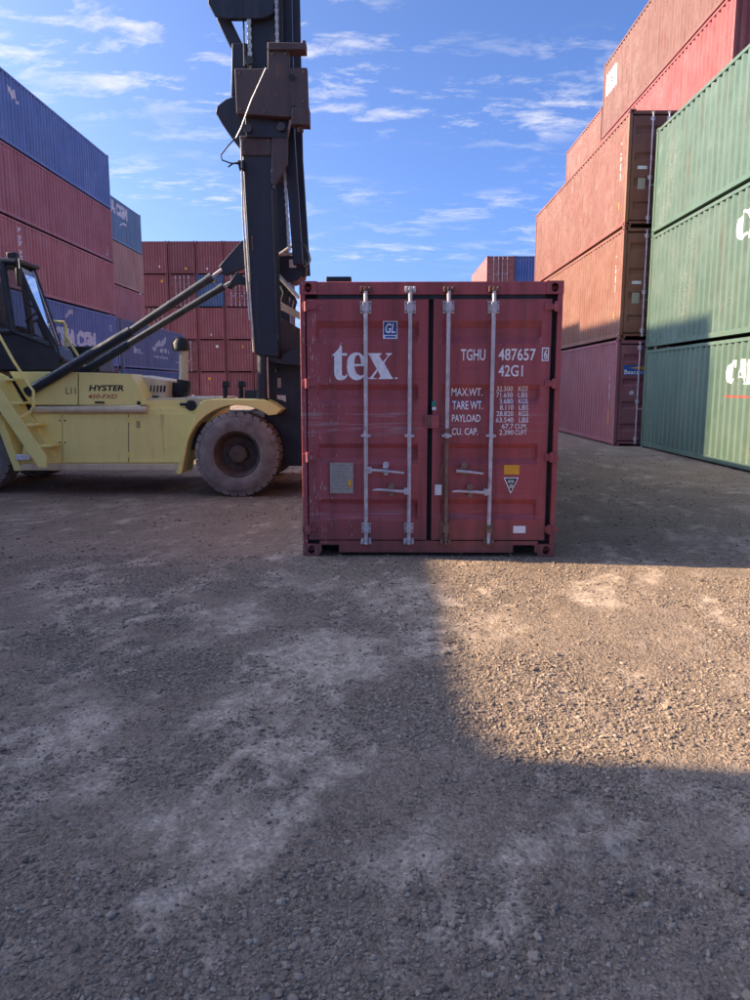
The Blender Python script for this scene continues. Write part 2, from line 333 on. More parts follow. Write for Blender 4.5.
def container(xc, y0, z0, L, H, col, label, group=None, near='end', near_post=None, mat=None, simple=False):
    """a box container, its near end at y0; near = 'end' (corrugated) or 'door'"""
    t = empty('shipping_container', (xc, y0, z0), label, 'container', group)
    mt = mat or M['paint']; k = (L, H)
    def part(name, key, fn, loc=(0,0,0), m_=None, parent=None, c=None):
        me = pm(key, fn); o = bpy.data.objects.new(name, me); COL.objects.link(o)
        if not len(me.materials): me.materials.append(None)
        o.material_slots[0].link = 'OBJECT'; o.material_slots[0].material = m_ or mt
        o.parent = parent or t; o.location = loc; o.color = (*(c or col), 1); return o
    u0, u1 = .10, L - .10; zb, zt = .15, H - .10
    for sx in (-1, 1):
        part('side_panel', ('side', k, sx), lambda: corr(breaks(u0, u1), lambda u, a, q: (sx * (HW - .012 - a), u, zt if q else zb)).mesh('side_panel', smooth=0))
        part('top_rail', ('trail', k, sx), lambda: MB().box(*sorted((sx*(HW-.002), sx*(HW-.062))), .14, L-.14, H-.1, H-.03).mesh('top_rail'))
        part('bottom_rail', ('brail', k, sx), lambda: MB().box(*sorted((sx*(HW-.002), sx*(HW-.09))), .14, L-.14, .045, .152).mesh('bottom_rail'))
        for sy in (-1, 1):
            yc = 0 if sy < 0 else L
            part('corner_post', ('post', H, sx, sy), lambda: MB().box(*sorted((sx*(HW-.003), sx*(HW-.085))), *sorted((-sy*.004, -sy*.13)), .117, H-.117).mesh('corner_post'), (0, yc, 0),
                 c=near_post if (sy < 0 and near_post) else None)
            for zc in (.059, H - .059):
                part('corner_casting', ('cast', sx, sy), lambda: casting_mesh(sx, sy), (sx*HW, yc, zc))
    part('roof_panel', ('roof', k), lambda: corr(breaks(u0, u1, .3), lambda u, a, q: ((-HW+.06) if q else (HW-.06), u, H - .014 - a), .3, .02).mesh('roof_panel', smooth=0))
    part('floor', ('floor', k), lambda: MB().box(-HW+.09, HW-.09, .15, L-.15, .06, .15).mesh('floor'), m_=M['underfloor'])
    def endwall(name, y, s):
        part('end_panel', ('end', H, s), lambda: corr(breaks(-HW+.085, HW-.085, .25), lambda u, a, q: (u, -s*(.02+a), zt if q else zb), .25, .042).mesh('end_panel', smooth=0), (0, y, 0))
        part('end_rail', ('etr', H, s), lambda: MB().box(-HW+.162, HW-.162, *sorted((-s*.003, -s*.09)), H-.105, H-.045).mesh('end_rail'), (0, y, 0))
        part('end_sill', ('ebr', H, s), lambda: MB().box(-HW+.162, HW-.162, *sorted((-s*.003, -s*.09)), .085, .155).mesh('end_sill'), (0, y, 0))
    endwall('end_panel', L, 1)
    if near == 'end': endwall('end_panel', 0, -1)
    elif near == 'door':
        part('gasket', ('gask', H), lambda: MB().box(-HW+.08, HW-.08, .075, .085, .13, H-.11).mesh('gasket'), m_=M['rubber'])
        part('door_header', ('hdr', H), lambda: MB().box(-HW+.162, HW-.162, .004, .1, H-.125, H-.04).mesh('door_header'))
        part('door_sill', ('sill', H), lambda: MB().box(-HW+.162, HW-.162, .004, .1, .06, .125).mesh('door_sill'))
        for a, b_, rods in ((-HW+.10, -.018, RODX[:2]), (.018, HW-.10, RODX[2:])):
            d = part('door', ('leaf', H, a < -.5), lambda: door_leaf(a, b_, .155, H-.165, H), (0, .012, 0))
            for rx in rods:
                def rod():
                    m = MB(); m.tube([(0,0,.09),(0,0,H-.08)], .019, 8)
                    for zz in (.20, 1.08*H/2.591, H-.24): m.box(-.05, .05, .0, .034, zz-.05, zz+.05)
                    for zz in (.07, H-.1): m.box(-.03, .03, -.012, .02, zz-.02, zz+.03)
                    return m.mesh('lock_rod')
                part('lock_rod', ('rod', H), rod, (rx, -.034, 0), m_=M['galv'], parent=d)
            def hnd():
                m = MB(); m.tube([(-.2, 0, .01), (-.02, -.012, .0), (.21, -.01, -.02)], .013, 6); m.box(-.03, .03, -.02, .02, -.05, .05); return m.mesh('handle')
            part('handle', 'hnd', hnd, ((rods[0] + rods[1]) / 2, -.03, 1.0), m_=M['galv'], parent=d)
    return t
def side_print(name, cont, V, Fc, side, u_of, z0, z1, mat):
    """lettering laid onto a corrugated side; V in unit square, u_of(u) -> length along the container"""
    bm = bmesh.new(); pts = [bm.verts.new((u_of(u), z0 + v * (z1 - z0), 0)) for u, v in V]
    for q in Fc:
        try: bm.faces.new([pts[i] for i in q])
        except ValueError: pass
    us = [p.co.x for p in bm.verts]
    for b_ in breaks(min(us), max(us))[1:-1]:
        bmesh.ops.bisect_plane(bm, geom=bm.verts[:] + bm.edges[:] + bm.faces[:], plane_co=(b_, 0, 0), plane_no=(1, 0, 0))
    for v in bm.verts:
        u, z = v.co.x, v.co.y; v.co = (side * (HW - .012 - prof(u) + .004), u, z)
    me = bpy.data.meshes.new(name); bm.to_mesh(me); bm.free()
    return link(name, me, mat, cont)
ORD = ['lowest', 'second', 'third', 'fourth', 'fifth']
L40, L20, HS, HC = 12.192, 6.058, 2.591, 2.896
GAPZ = .012; JIT = random.Random(5)
def stack(xc, y0, L, hs, cols, labels, group, near='end', jit=1, **kw):
    z = 0; out = []
    for i, (h, c, lb) in enumerate(zip(hs, cols, labels)):
        nr = near[i] if isinstance(near, (list, tuple)) else near
        out.append(container(xc + jit * JIT.uniform(-.018, .018), y0 + jit * JIT.uniform(-.012, .012), z, L, h, c, lb, group, nr, **{k: (v[i] if isinstance(v, list) else v) for k, v in kw.items()})); z += h + GAPZ
    return out
C_GREEN = (.074, .120, .088); C_BROWN = (.19, .066, .042); C_ORBROWN = (.205, .078, .045); C_MAROON = (.25, .075, .085); C_RED = (.245, .050, .045); C_BRED = (.155, .058, .038)
C_BLUE = (.11, .15, .30); C_DULL = (.215, .060, .062); C_TAN = (.55, .29, .20); C_LRED = (.54, .20, .175); C_SBLUE = (.18, .29, .39); C_LMAR = (.47, .17, .165)

# ---- right side of the yard
GX = 6.91 + HW
green = stack(GX, 20.43 - L40, L40, (HS, HC, HS), [C_GREEN, (.072, .118, .086), (.070, .120, .088)],
    ['pale green container with white lettering, on the ground by the right edge', 'pale green container with one big white letter, middle of the green stack', 'pale green container with paint flaking, topmost of the green stack'], 'green containers at the right')
RX = 6.30 + HW
reds = stack(RX, 20.78, L40, (HC, HC, HC), [C_MAROON, C_ORBROWN, C_BROWN],
    ['dark maroon container with blue and yellow door logo, on the ground beside the green stack', 'orange brown container resting on the dark maroon one beside the green stack', 'orange brown container with a rusty corner post, top of its three-high stack'],
    'red and brown containers beside the green stack', near='door', near_post=[None, None, (.24, .11, .055)])
BX = 8.88 + HW
stack(BX, 20.80, L40, (HC,)*5, [C_DULL, C_DULL, C_DULL, C_RED, C_BRED],
    ['dull red container low behind the brown stack, on the ground', 'dull red container behind the brown stack, second from the ground', 'dull red container behind the brown stack, third from the ground',
     'bright red container showing above the green stack, under the topmost brown one', 'topmost brown container at the upper right with a white panel near its corner'], 'tall stack behind the brown containers')
stack(BX, 33.10, L20, (HS,)*5, [C_DULL, C_DULL, C_DULL, C_DULL, C_BROWN],
    ['short dull red container far behind the brown stack, on the ground', 'short dull red container far behind the brown stack, second up', 'short dull red container far behind the brown stack, third up', 'short dull red container far behind the brown stack, fourth up', 'short orange brown container peeking over the far end of the brown stack'], 'short containers behind the brown stack')
FXR = 9.0
for j, (c5, nm) in enumerate([((.26, .085, .075), 'brown'), ((.05, .10, .30), 'blue')]):
    stack(FXR + HW + j * 2.5, 69, L40, (HS,)*5, [C_DULL]*4 + [c5],
        ['far dull red container %s up, under the small %s one beyond the door container' % (ORD[i], nm) for i in range(4)] + ['small %s container end on the far stack above the door container' % nm], 'far stack beyond the door container', near=['end']*4 + ['door' if j == 0 else 'end'])
# ---- left side of the yard
LX = -13.85 - HW
left = stack(LX, 27.3, L40, (HS,)*5, [(.19, .08, .08), (.16, .22, .42), C_LRED, C_LMAR, (.15, .25, .48)],
    ['dark red container at the foot of the left stack, behind the yellow forklift', 'blue container with white lettering under the red ones, behind the forklift cab', 'red container with white numbers down its edge, above the lettered blue one',
     'dusky red container just under the topmost blue one at the left', 'topmost blue container at the left edge'], 'tall stack at the left')
low = stack(-13.95 - HW, 40.6, L40, (HS,)*2, [(.11, .15, .28), (.16, .175, .28)],
    ['slate blue container on the ground beyond the exhaust pipe', 'slate blue container with a white emblem beyond the exhaust pipe'], 'two slate blue containers beyond the forklift')
back = stack(-16.5 - HW, 40.55, L40, (HS,)*5, [C_DULL, C_DULL, C_LRED, C_TAN, C_SBLUE],
    ['dull red container at the foot of the stack behind the slate blue pair', 'dull red container second up behind the slate blue pair', 'light red container third up in the second left stack', 'tan container under the blue one with white lettering', 'topmost blue container of the second left stack with white lettering and swoosh'], 'second stack at the left')
# ---- stacks just outside the view on the left: they shade the yard
stack(-16.35 - HW, 19.03, L40, (HC, HC, HC, HS, HS), [C_DULL, C_BLUE, C_LRED, C_TAN, C_MAROON],
    ['dull red container outside the left edge, lowest of its stack', 'blue container outside the left edge, second of its stack', 'light red container outside the left edge, third of its stack', 'tan container outside the left edge, fourth of its stack', 'maroon container outside the left edge, top of its stack'], 'stack outside the view at the left')
stack(-12.1 - HW, 4.508, L40, (HC, HC), [C_BLUE, C_MAROON],
    ['blue container left of the view, under a maroon one', 'maroon container left of the view, on a blue one'], 'two-high stack outside the view', jit=0)
stack(-12.1 - HW, 4.505 - L40, L40, (HC,)*3, [C_MAROON, C_TAN, C_BLUE],
    ['maroon container left of the photographer, on the ground', 'tan container left of the photographer, second up', 'blue container left of the photographer, third up'], 'three-high stack outside the view', jit=0)
# ---- far wall of container ends
ORDN = ['first', 'second', 'third', 'fourth', 'fifth']
RB = random.Random(3)
for j in range(5):
    xl = -22.12 + j * 2.52; nears = []; cols = []; labs = []
    for i in range(5):
        c = C_DULL; kd = 'end'; what = 'dull red container end'
        if i == 3 and j in (1, 3): kd = 'door'; c = (.20, .055, .06); what = 'red container with door rods'
        if i == 3 and j == 2: c = (.05, .095, .19); what = 'blue container end'
        if i == 1 and j == 1: kd = 'door'; what = 'red container with door rods'
        if i == 2 and j == 0: kd = 'door'; what = 'red container with door rods'
        s = RB.uniform(.8, 1.22); cols.append(tuple(q * s for q in c)); nears.append(kd)
        labs.append('%s, far wall, %s column from left, %s row up' % (what, ORDN[j], ORDN[i]))
    stack(xl + HW, 70, L40, (HC,)*5, cols, labs, 'far wall of stacked containers', near=nears)

# ------------------------------------------------------------------ lettering on the stacks
def word(cont, s, side, ua, ub, z0, z1, mat=None, bold=.03, shear=0, name='lettering'):
    V, Fc, _ = text2d(s, bold, shear)
    return side_print(name, cont, V, Fc, side, lambda u: ua + u * (ub - ua), z0, z1, mat or M['offwhite'])
def shape(cont, polys, side, ua, ub, z0, z1, mat=None, name='emblem'):
    V, Fc = poly2d(polys)
    return side_print(name, cont, V, Fc, side, lambda u: ua + u * (ub - ua), z0, z1, mat or M['offwhite'])
def glyphs_capital():
    """condensed stencil roman capitals, drawn in cells 1 wide, 1.55 high"""
    C = [[(.66,1.52),(.48,1.48),(.28,1.34),(.12,1.12),(.03,.86),(.02,.62),(.08,.36),(.20,.14),(.36,.02),(.52,.02),(.68,.12),(.82,.32),(.76,.38),(.62,.22),(.50,.16),(.41,.22),(.36,.42),(.35,.72),(.39,1.02),(.48,1.26),(.60,1.40),(.70,1.38),(.77,1.24),(.80,1.06),(.86,1.06),(.86,1.52),(.80,1.52),(.76,1.47)]]
    A = [[(.45,1.55),(.60,1.55),(.98,.08),(1.05,.0),(.60,.0),(.58,.06),(.63,.10),(.56,.42),(.50,.42),(.50,.52),(.55,.52),(.42,1.1)], [(.38,1.0),(.12,.12),(.0,.0),(.26,.0),(.24,.08),(.20,.12),(.30,.42),(.44,.42),(.44,.52),(.33,.52)]]
    P = [[(.05,1.5),(.40,1.5),(.40,.06),(.46,.0),(.0,.0),(.05,.06)], [(.47,1.5),(.75,1.48),(.95,1.28),(.95,.98),(.78,.74),(.47,.7),(.47,.78),(.58,.84),(.62,1.1),(.58,1.38),(.47,1.42)]]
    I = [[(.1,1.5),(.5,1.5),(.46,1.42),(.46,.08),(.5,.0),(.1,.0),(.14,.08),(.14,1.42)]]
    T = [[(.0,1.5),(.42,1.5),(.42,.08),(.36,.0),(.82,.0),(.76,.08),(.76,1.4),(.86,1.4),(.96,1.05),(1.0,1.05),(1.0,1.5),(.48,1.5),(.48,1.4),(.18,1.38),(.06,1.05),(.0,1.05)]]
    Lg = [[(.05,1.5),(.45,1.5),(.42,1.42),(.42,.1),(.7,.12),(.88,.45),(.92,.45),(.9,.0),(.0,.0),(.06,.08),(.06,1.42)]]
    out = []; x = 0
    for g, w in ((C,.95),(A,1.05),(P,1.0),(I,.6),(T,1.08),(A,1.08),(Lg,.95)):
        out += [[(px + x, py / 1.55) for px, py in q] for q in g]; x += w
    return [[(px / x, py) for px, py in q] for q in out], x
GL_, gw = glyphs_capital()
def green_word(cont, px, ytop, ybot, cellpx):
    a = onX(px, (ytop + ybot) / 2, 6.91); b = onX(px + cellpx, (ytop + ybot) / 2, 6.91)
    zt = onX(px + 4, ytop, 6.91).z; zb = onX(px + 4, ybot, 6.91).z; w = (a.y - b.y)
    y0 = cont.location.y; z0 = cont.location.z
    shape(cont, GL_, -1, a.y - y0, a.y - y0 - w * gw, zb - z0, zt - z0, M['white'], 'lettering')
green_word(green[0], 725.5, 360, 384.5, 10.0)
green_word(green[1], 735.5, 211, 241, 12.0)
a = onX(724, 396, 6.91); shape(green[0], [[(0,0),(1,0),(1,1),(0,1)]], -1, a.y - green[0].location.y, a.y - green[0].location.y - 5.2, a.z - .025, a.z + .012, M['red_print'], 'stripe')
def left_rect(cont, q0, q1, X):
    a = onX(*q0, X); b = onX(*q1, X); o = cont.location
    return a.y - o.y, b.y - o.y, a.z - o.z, b.z - o.z
SW = [[(0,0),(.12,.45),(.4,.8),(.75,1),(1,.95),(.97,.62),(.62,.66),(.3,.4)]]
# blue container with lettering in the tall left stack
u0, u1, zt, _ = left_rect(left[1], (58, 326), (92, 331), -13.85)
zb = zt - .86
word(left[1], 'CMA CGM', 1, u0 - .3, u1 + .5, zb, zt, M['white'], bold=.08)
u0, u1, za, zc = left_rect(left[1], (65.5, 318), (74, 312.5), -13.85); shape(left[1], SW, 1, u0, u1, zt + .25, zt + .85)
word(left[1], 'HS', 1, 11.15, 11.5, 1.75, 2.1)
# numbers down the edge of the red one
for i, ch in enumerate('72720'):
    a = onX(17.0 + i * .5, 226.5 + i * 7.4, -13.85); u_ = a.y - left[2].location.y; z_ = a.z - left[2].location.z; word(left[2], ch, 1, u_, u_ + .30, z_ - .26, z_, M['white'], bold=.02)
a = onX(7, 84, -13.85); u_ = a.y - left[4].location.y; z_ = a.z - left[4].location.z; word(left[4], 'WAL', 1, u_, u_ + .85, z_ - .42, z_, M['white'], bold=.05)
for q, du in ((left[3], 11.2),):
    word(q, 'U', 1, du, du + .3, .25, .7)
# second left stack
a, b_ = onX(104, 210, -16.5), onX(127.5, 218, -16.5); u_, ue, zt = a.y - back[4].location.y, b_.y - back[4].location.y, onX(120, 204.5, -16.5).z - back[4].location.z
word(back[4], 'CMA CGM', 1, u_, ue, zt - .75, zt, M['white'], bold=.07); shape(back[4], SW, 1, ue - 1.5, ue - .2, zt - 1.35, zt - .95, M['white'])
# slate blue pair: sail emblem over small characters
o = low[1]
def lowu(px): return onX(px, 345, -13.95).y - 40.6
ua, ub = lowu(152), lowu(169)
shape(o, [[(.35,.45),(.85,1),(.82,.62),(.6,.42)], [(.15,.42),(.5,.8),(.42,.4)], [(0,.3),(.3,.42),(.28,.2),(.12,.12)], [(.45,.32),(.62,.32),(.62,.12),(.45,.12)], [(.68,.36),(.9,.34),(.86,.14),(.7,.12)], [(.93,.3),(1,.3),(1,.1),(.95,.1)]], 1, ua, ub, .95, 2.15)
word(o, 'MHEH', 1, ua + .3, ub - .3, .72, .86)
word(o, 'In.', 1, lowu(134), lowu(143), .85, 1.22)
shape(o, [[(0,0),(1,.2),(1,.9),(.1,.7)]], 1, lowu(175.5), lowu(181), 2.1, 2.35); shape(o, [[(0,0),(1,.2),(1,.5),(.1,.3)]], 1, lowu(175), lowu(178.5), .55, .75)
shape(low[0], [[(0,.2),(.5,1),(1,.9),(.6,.5),(.5,.1)]], 1, lowu(157.5), lowu(161), 1.5, 1.95)
# marks near the near end of the brown stack
for c_, s_ in ((reds[1], 1), (reds[0], 1), (reds[2], 1)):
    for i, ch in enumerate('TGHU'): word(c_, ch, -1, .75, .58, 2.05 - i * .26, 2.24 - i * .26, bold=.01)
    shape(c_, [[(0,0),(1,0),(1,1),(0,1)]], -1, .74, .60, .55, .95 if c_ is reds[0] else .72, M['yellow_print'], 'sticker')
for nd, dz in ((reds[0], 2.0),):
    V, Fc = poly2d([[(0,0),(1,0),(1,1),(0,1)]]); d_ = nd
    flat_print('logo_panel', V, Fc, lambda u, v: (-1.02 + u * .62, .008, 1.93 + v * .26), M['blue_print'], nd)
    V, Fc = poly2d([[(0,.5),(1,0),(1,1)]]); flat_print('logo_panel', V, Fc, lambda u, v: (-.88 + u * .45, .005, 2.06 + v * .12), M['yellow_print'], nd)
    V, Fc, _ = text2d('Beacon', .01); flat_print('lettering', V, Fc, lambda u, v: (-1.0 + u * .5, .002, 1.95 + v * .12), M['white'], nd)
    c16 = [(math.cos(2*math.pi*k/16), math.sin(2*math.pi*k/16)) for k in range(16)]
    V, Fc = poly2d([c16]); flat_print('sticker', V, Fc, lambda u, v: (-.78 + u * .06, .006, 1.45 + v * .06), M['offwhite'], nd)
for nd in (reds[1], reds[2]):
    V, Fc = poly2d([[(0,0),(1,0),(1,1),(0,1)]])
    flat_print('sticker', V, Fc, lambda u, v: (-.95 + u * .25, .008, 1.42 + v * .08), M['offwhite'], nd)
    flat_print('data_plate', V, Fc, lambda u, v: (-.93 + u * .2, .008, .92 + v * .28), M['plate'], nd)
# white panel high on the topmost brown container
top_brown = [q for q in bpy.data.objects if q.get('label', '').startswith('topmost brown')][0]
shape(top_brown, [[(0,0),(1,0),(1,1),(0,1)]], -1, 11.85, 10.5, 1.55, 2.35, M['offwhite'], 'sticker'); word(top_brown, 'CAI', -1, 11.55, 10.85, 1.8, 2.1, M['blue_print'])
for q in bpy.data.objects:
    if q.get('group') == 'far wall of stacked containers' and RB.random() < .6:
        V, Fc = poly2d([[(0,0),(1,0),(1,1),(0,1)]]); x_, z_ = RB.uniform(-.6, .6), RB.choice([.4, 2.2, .6]); s_ = RB.uniform(.12, .24)
        flat_print('sticker', V, Fc, lambda u, v: (x_ + u * s_, .012, z_ + v * s_), M['offwhite'] if RB.random() < .7 else M['yellow_print'], q)

# ------------------------------------------------------------------ the maroon container in front
DY, DXC = 7.14, .425
hero = container(DXC, DY, 0, L40, HS, (.235, .046, .052), 'maroon container with white lettering on its closed doors, alone in the middle of the yard', None, near=None, mat=M['hero'])
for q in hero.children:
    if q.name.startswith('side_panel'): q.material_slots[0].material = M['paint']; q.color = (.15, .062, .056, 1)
for q in list(hero.children):
    if q.name.startswith('corner_post') and abs(q.location.y) < .01: bpy.data.objects.remove(q)
for sx in (-1, 1): link('corner_post', MB().box(*sorted((sx*(HW-.003), sx*(HW-.050))), .004, .13, .117, HS-.117).mesh('corner_post'), M['hero'], hero, .004)
def D(px, py): p = onY(px, py, DY); return p.x - DXC, p.z
def dx(px, py=420): return D(px, py)[0]
def dz(py, px=430): return D(px, py)[1]
def hp(mb, name, mat, parent=None, bevel=.004): return mb.build(name, mat, parent or hero, off=(0,0,0), bevel=bevel)
hp(MB().box(-HW+.045, HW-.045, .078, .09, .121, HS-.11), 'gasket', M['rubber'], bevel=0)
hp(MB().box(-HW+.162, HW-.162, .0035, .1, dz(294.5), HS-.006), 'door_header', M['hero'])
hp(MB().box(-HW+.162, HW-.162, .012, .05, dz(299.5), dz(295)), 'gasket', M['rubber'], bevel=0)
zs0, zs1 = dz(552.5), dz(541)
sill = MB(); l0, l1, r0, r1 = dx(321, 548), dx(339, 548), dx(513, 548), dx(535, 548)
zc = dz(545)
sill.box(-HW+.162, HW-.162, .004, .1, zc, zs1); sill.box(l1, r0, .004, .1, zs0, zc - .0005)
sill.box(-HW+.162, l0 + .004, .004, .1, zs0, zc - .0005); sill.box(r1 - .004, HW-.162, .004, .1, zs0, zc - .0005)
hp(sill, 'door_sill', M['hero'], bevel=0)
z0d, z1d = dz(540), dz(299)
leafs = []
for k, (a, b_) in enumerate(((dx(307.8), dx(427.5)), (dx(432.5), dx(548.5)))):
    me = door_leaf(a, b_, z0d, z1d, HS); lf = link('door', me, M['hero'], hero); lf.location = (0, .010, 0); leafs.append(lf)
Y0 = -.010      # sub-parts sit in the leaf's frame (leaf at y = .010)
def lp(mb, name, mat, k, bevel=.003): return mb.build(name, mat, leafs[k], off=(0, .010, 0), bevel=bevel)
# lock rods with guides, keepers and cams
rods = [(366, 0), (409.5, 0), (447, 1), (491, 1)]
for i, (px, k) in enumerate(rods):
    x = dx(px); ztop, zbot = dz(291), dz(544)
    if i == 2:
        lp(MB().tube([(x, -.028, dz(428)), (x, -.028, ztop)], .0185, 14), 'lock_rod', M['galv'], k, 0)
        lp(MB().tube([(x + .004, -.028, zbot), (x, -.028, dz(428))], .017, 14), 'lock_rod', M['rustygalv'], k, 0)
    else: lp(MB().tube([(x, -.028, zbot), (x, -.028, ztop)], .0185, 14), 'lock_rod', M['galv'], k, 0)
    gm = M['galv'] if i < 2 else M['rustygalv']
    for (ya, yb, w, mt_) in ((301, 313.5, .052, M['galv']), (523, 533, .046, gm)):
        g = MB(); za, zb_ = dz(yb), dz(ya)
        g.box(x - w, x + w, -.006, .009, za, zb_); g.box(x - .026, x + .026, -.052, -.006, za + .012, zb_ - .012)
        gp = lp(g, 'rod_guide', mt_, k)
        for sx in (-1, 1):
            for zz in (za + .022, zb_ - .022): lp(MB().lathe([(0, .008), (.006, .007)], (x + sx * w * .76, -.0125, zz), (0, 1, 0), 8), 'bolt', M['rustygalv'], k, 0)
    for (py, s) in ((290, 1), (541.5, -1)):
        kz = dz(py); c = MB()
        c.box(x - .05, x - .026, -.04, .012, kz - .02, kz + .026); c.box(x + .026, x + .05, -.04, .012, kz - .02, kz + .026)
        c.box(x - .05, x + .05, -.008, .0095, kz - .028, kz + .034); c.prism([(x - .02, -.055, kz - .01), (x + .02, -.055, kz - .01), (x + .012, -.055, kz + .022 * s), (x - .012, -.055, kz + .022 * s)], (0, .03, 0))
        c.build('cam_keeper', M['galv'] if (py < 400 and i in (1,)) else M['casting'] if py < 400 else gm, hero, off=(0,0,0), bevel=.003)
    br = MB(); zz = dz(435.5); br.box(x - .045, x + .045, -.05, -.004, zz - .012, zz + .012); br.box(x - .02, x + .02, -.056, -.004, zz - .022, zz + .022); lp(br, 'rod_bracket', M['galv'], k)
# handles
def handle(k, x_hub, y_hub, x_end, y_end, xr, yr, rusty=False, hub=True):
    hx, hz = D(x_hub, y_hub); ex, ez = D(x_end, y_end); rx, rz = D(xr, yr); mt_ = M['rustygalv'] if rusty else M['galv']
    h = MB(); s = 1 if ex > hx else -1
    if hub: h.box(hx - .03, hx + .03, -.058, -.012, hz - .03, hz + .03)
    h.tube([(hx, -.045, hz), (hx + s * .06, -.05, hz - .002), ((hx + ex) / 2, -.055, (hz + ez) / 2 + .004), (ex - s * .05, -.055, ez + .006), (ex, -.05, ez)], .0165, 10, .010)
    lp(h, 'handle', M['galv'], k, 0)
    c = MB(); c.box(rx - .022, rx + .022, -.03, .006, rz - .055, rz + .055); c.lathe([(0, .03), (.02, .03)], (rx, -.052, rz + .035), (0, 1, 0), 12); c.lathe([(0, .026), (.02, .026)], (rx, -.052, rz - .04), (0, 1, 0), 12); c.box(rx - .03, rx + .012, -.07, -.028, rz + .005, rz + .02)
    lp(c, 'handle_retainer', mt_, k)
handle(0, 368.5, 469.5, 404, 472.5, 386, 468); handle(0, 407, 490.5, 373, 489.5, 391.5, 489, True)
handle(1, 456, 470.5, 482.5, 473, 464, 468.5, True, False); handle(1, 486.5, 491.5, 452, 491, 469.5, 490.5, True)
# hinges
for k, (pxa, pxb) in enumerate(((302.5, 316.5), (545, 558))):
    for ya, yb in ((303, 310.5), (380, 387), (453.5, 461), (526, 532.5)):
        a, b_ = dx(pxa, (ya+yb)/2), dx(pxb, (ya+yb)/2); zb_, za = dz(yb, pxa), dz(ya, pxa); g = MB()
        g.prism([(a, -.014, zb_), (b_, -.014, zb_ + .012), (b_, -.014, za - .012), (a, -.014, za)], (0, .03, 0))
        xp = dx(307.5 if k == 0 else 552.5); g.tube([(xp, -.012, zb_ - .012), (xp, -.012, za + .012)], .02, 10)
        lp(g, 'hinge', M['hero'], k, .002)
# overlap plate and seal box between the leaves, stickers, plates
lp(MB().box(dx(424.5), dx(439), -.03, .008, dz(428), dz(415)), 'lock_box', M['hero'], 0)
lp(MB().box(dx(426), dx(431), -.036, -.0302, dz(427), dz(416)), 'seal_tab', M['casting'], 0, 0)
lp(MB().box(dx(435.5), dx(442.5), -.012, .004, dz(495), dz(484.5)), 'seal_tag', M['offwhite'], 1, .001)
lp(MB().tube([(dx(440), -.01, dz(484)), (dx(442), -.02, dz(470)), (dx(444.5), -.02, dz(463))], .005, 6), 'seal_wire', M['rustygalv'], 1, 0)
lp(MB().box(dx(329.5), dx(353), -.004, .006, dz(493.5), dz(463)), 'data_plate', M['plate'], 0, .001)
rows = MB()
for i in range(9): rows.box(dx(331.5), dx(351 - (i * 37 % 7)), -.0058, -.0042, dz(466.0 + i * 2.9), dz(465.5 + i * 2.9))
lp(rows, 'plate_text', M['platetext'], 0, 0)
lp(MB().box(dx(348), dx(351), -.0058, -.0042, dz(487.5), dz(480)), 'plate_mark', M['yellow_print'], 0, 0)
def sticker(k, q0, q1, mat, name='sticker', y=.0): return lp(MB().box(dx(q0[0]), dx(q1[0]), y - .004 + .010, y + .002 + .010, dz(q1[1]), dz(q0[1])), name, mat, k, 0)
SY = -.004
def on_door(k, V, Fc, q0, q1, mat, y, name='lettering'):
    (xa, za), (xb, zb_) = D(q0[0], q1[1]), D(q1[0], q0[1])
    xa, xb = dx(q0[0], (q0[1]+q1[1])/2), dx(q1[0], (q0[1]+q1[1])/2); za, zb_ = dz(q1[1], q0[0]), dz(q0[1], q0[0])
    return flat_print(name, V, Fc, lambda u, v: (xa + u * (xb - xa), y - .010, za + v * (zb_ - za)), mat, leafs[k])
sticker(1, (505.5, 465), (521, 474.5), M['yellow_print']); sticker(1, (516.5, 526), (529, 533), M['white']); 
sticker(1, (431.6, 401), (436, 406), M['tealprint']); sticker(1, (432, 407), (436, 410), M['white'])
V, Fc = poly2d([[(0,1),(1,1),(.5,0)]])
on_door(1, V, Fc, (503.5, 477.5), (518.5, 494), M['white'], .006, 'sticker'); on_door(1, V, Fc, (505, 478.5), (517.2, 492), M['black_print'], .004, 'sticker')
V, Fc = poly2d([[(0,0),(1,0),(1,1),(0,1)], [(.3,.3),(.7,.3),(.7,.6),(.3,.6)]])
on_door(1, V, Fc, (508, 480), (514, 483), M['offwhite'], .002, 'sticker'); on_door(1, V, Fc, (509.5, 484.5), (513, 488), M['offwhite'], .002, 'sticker')
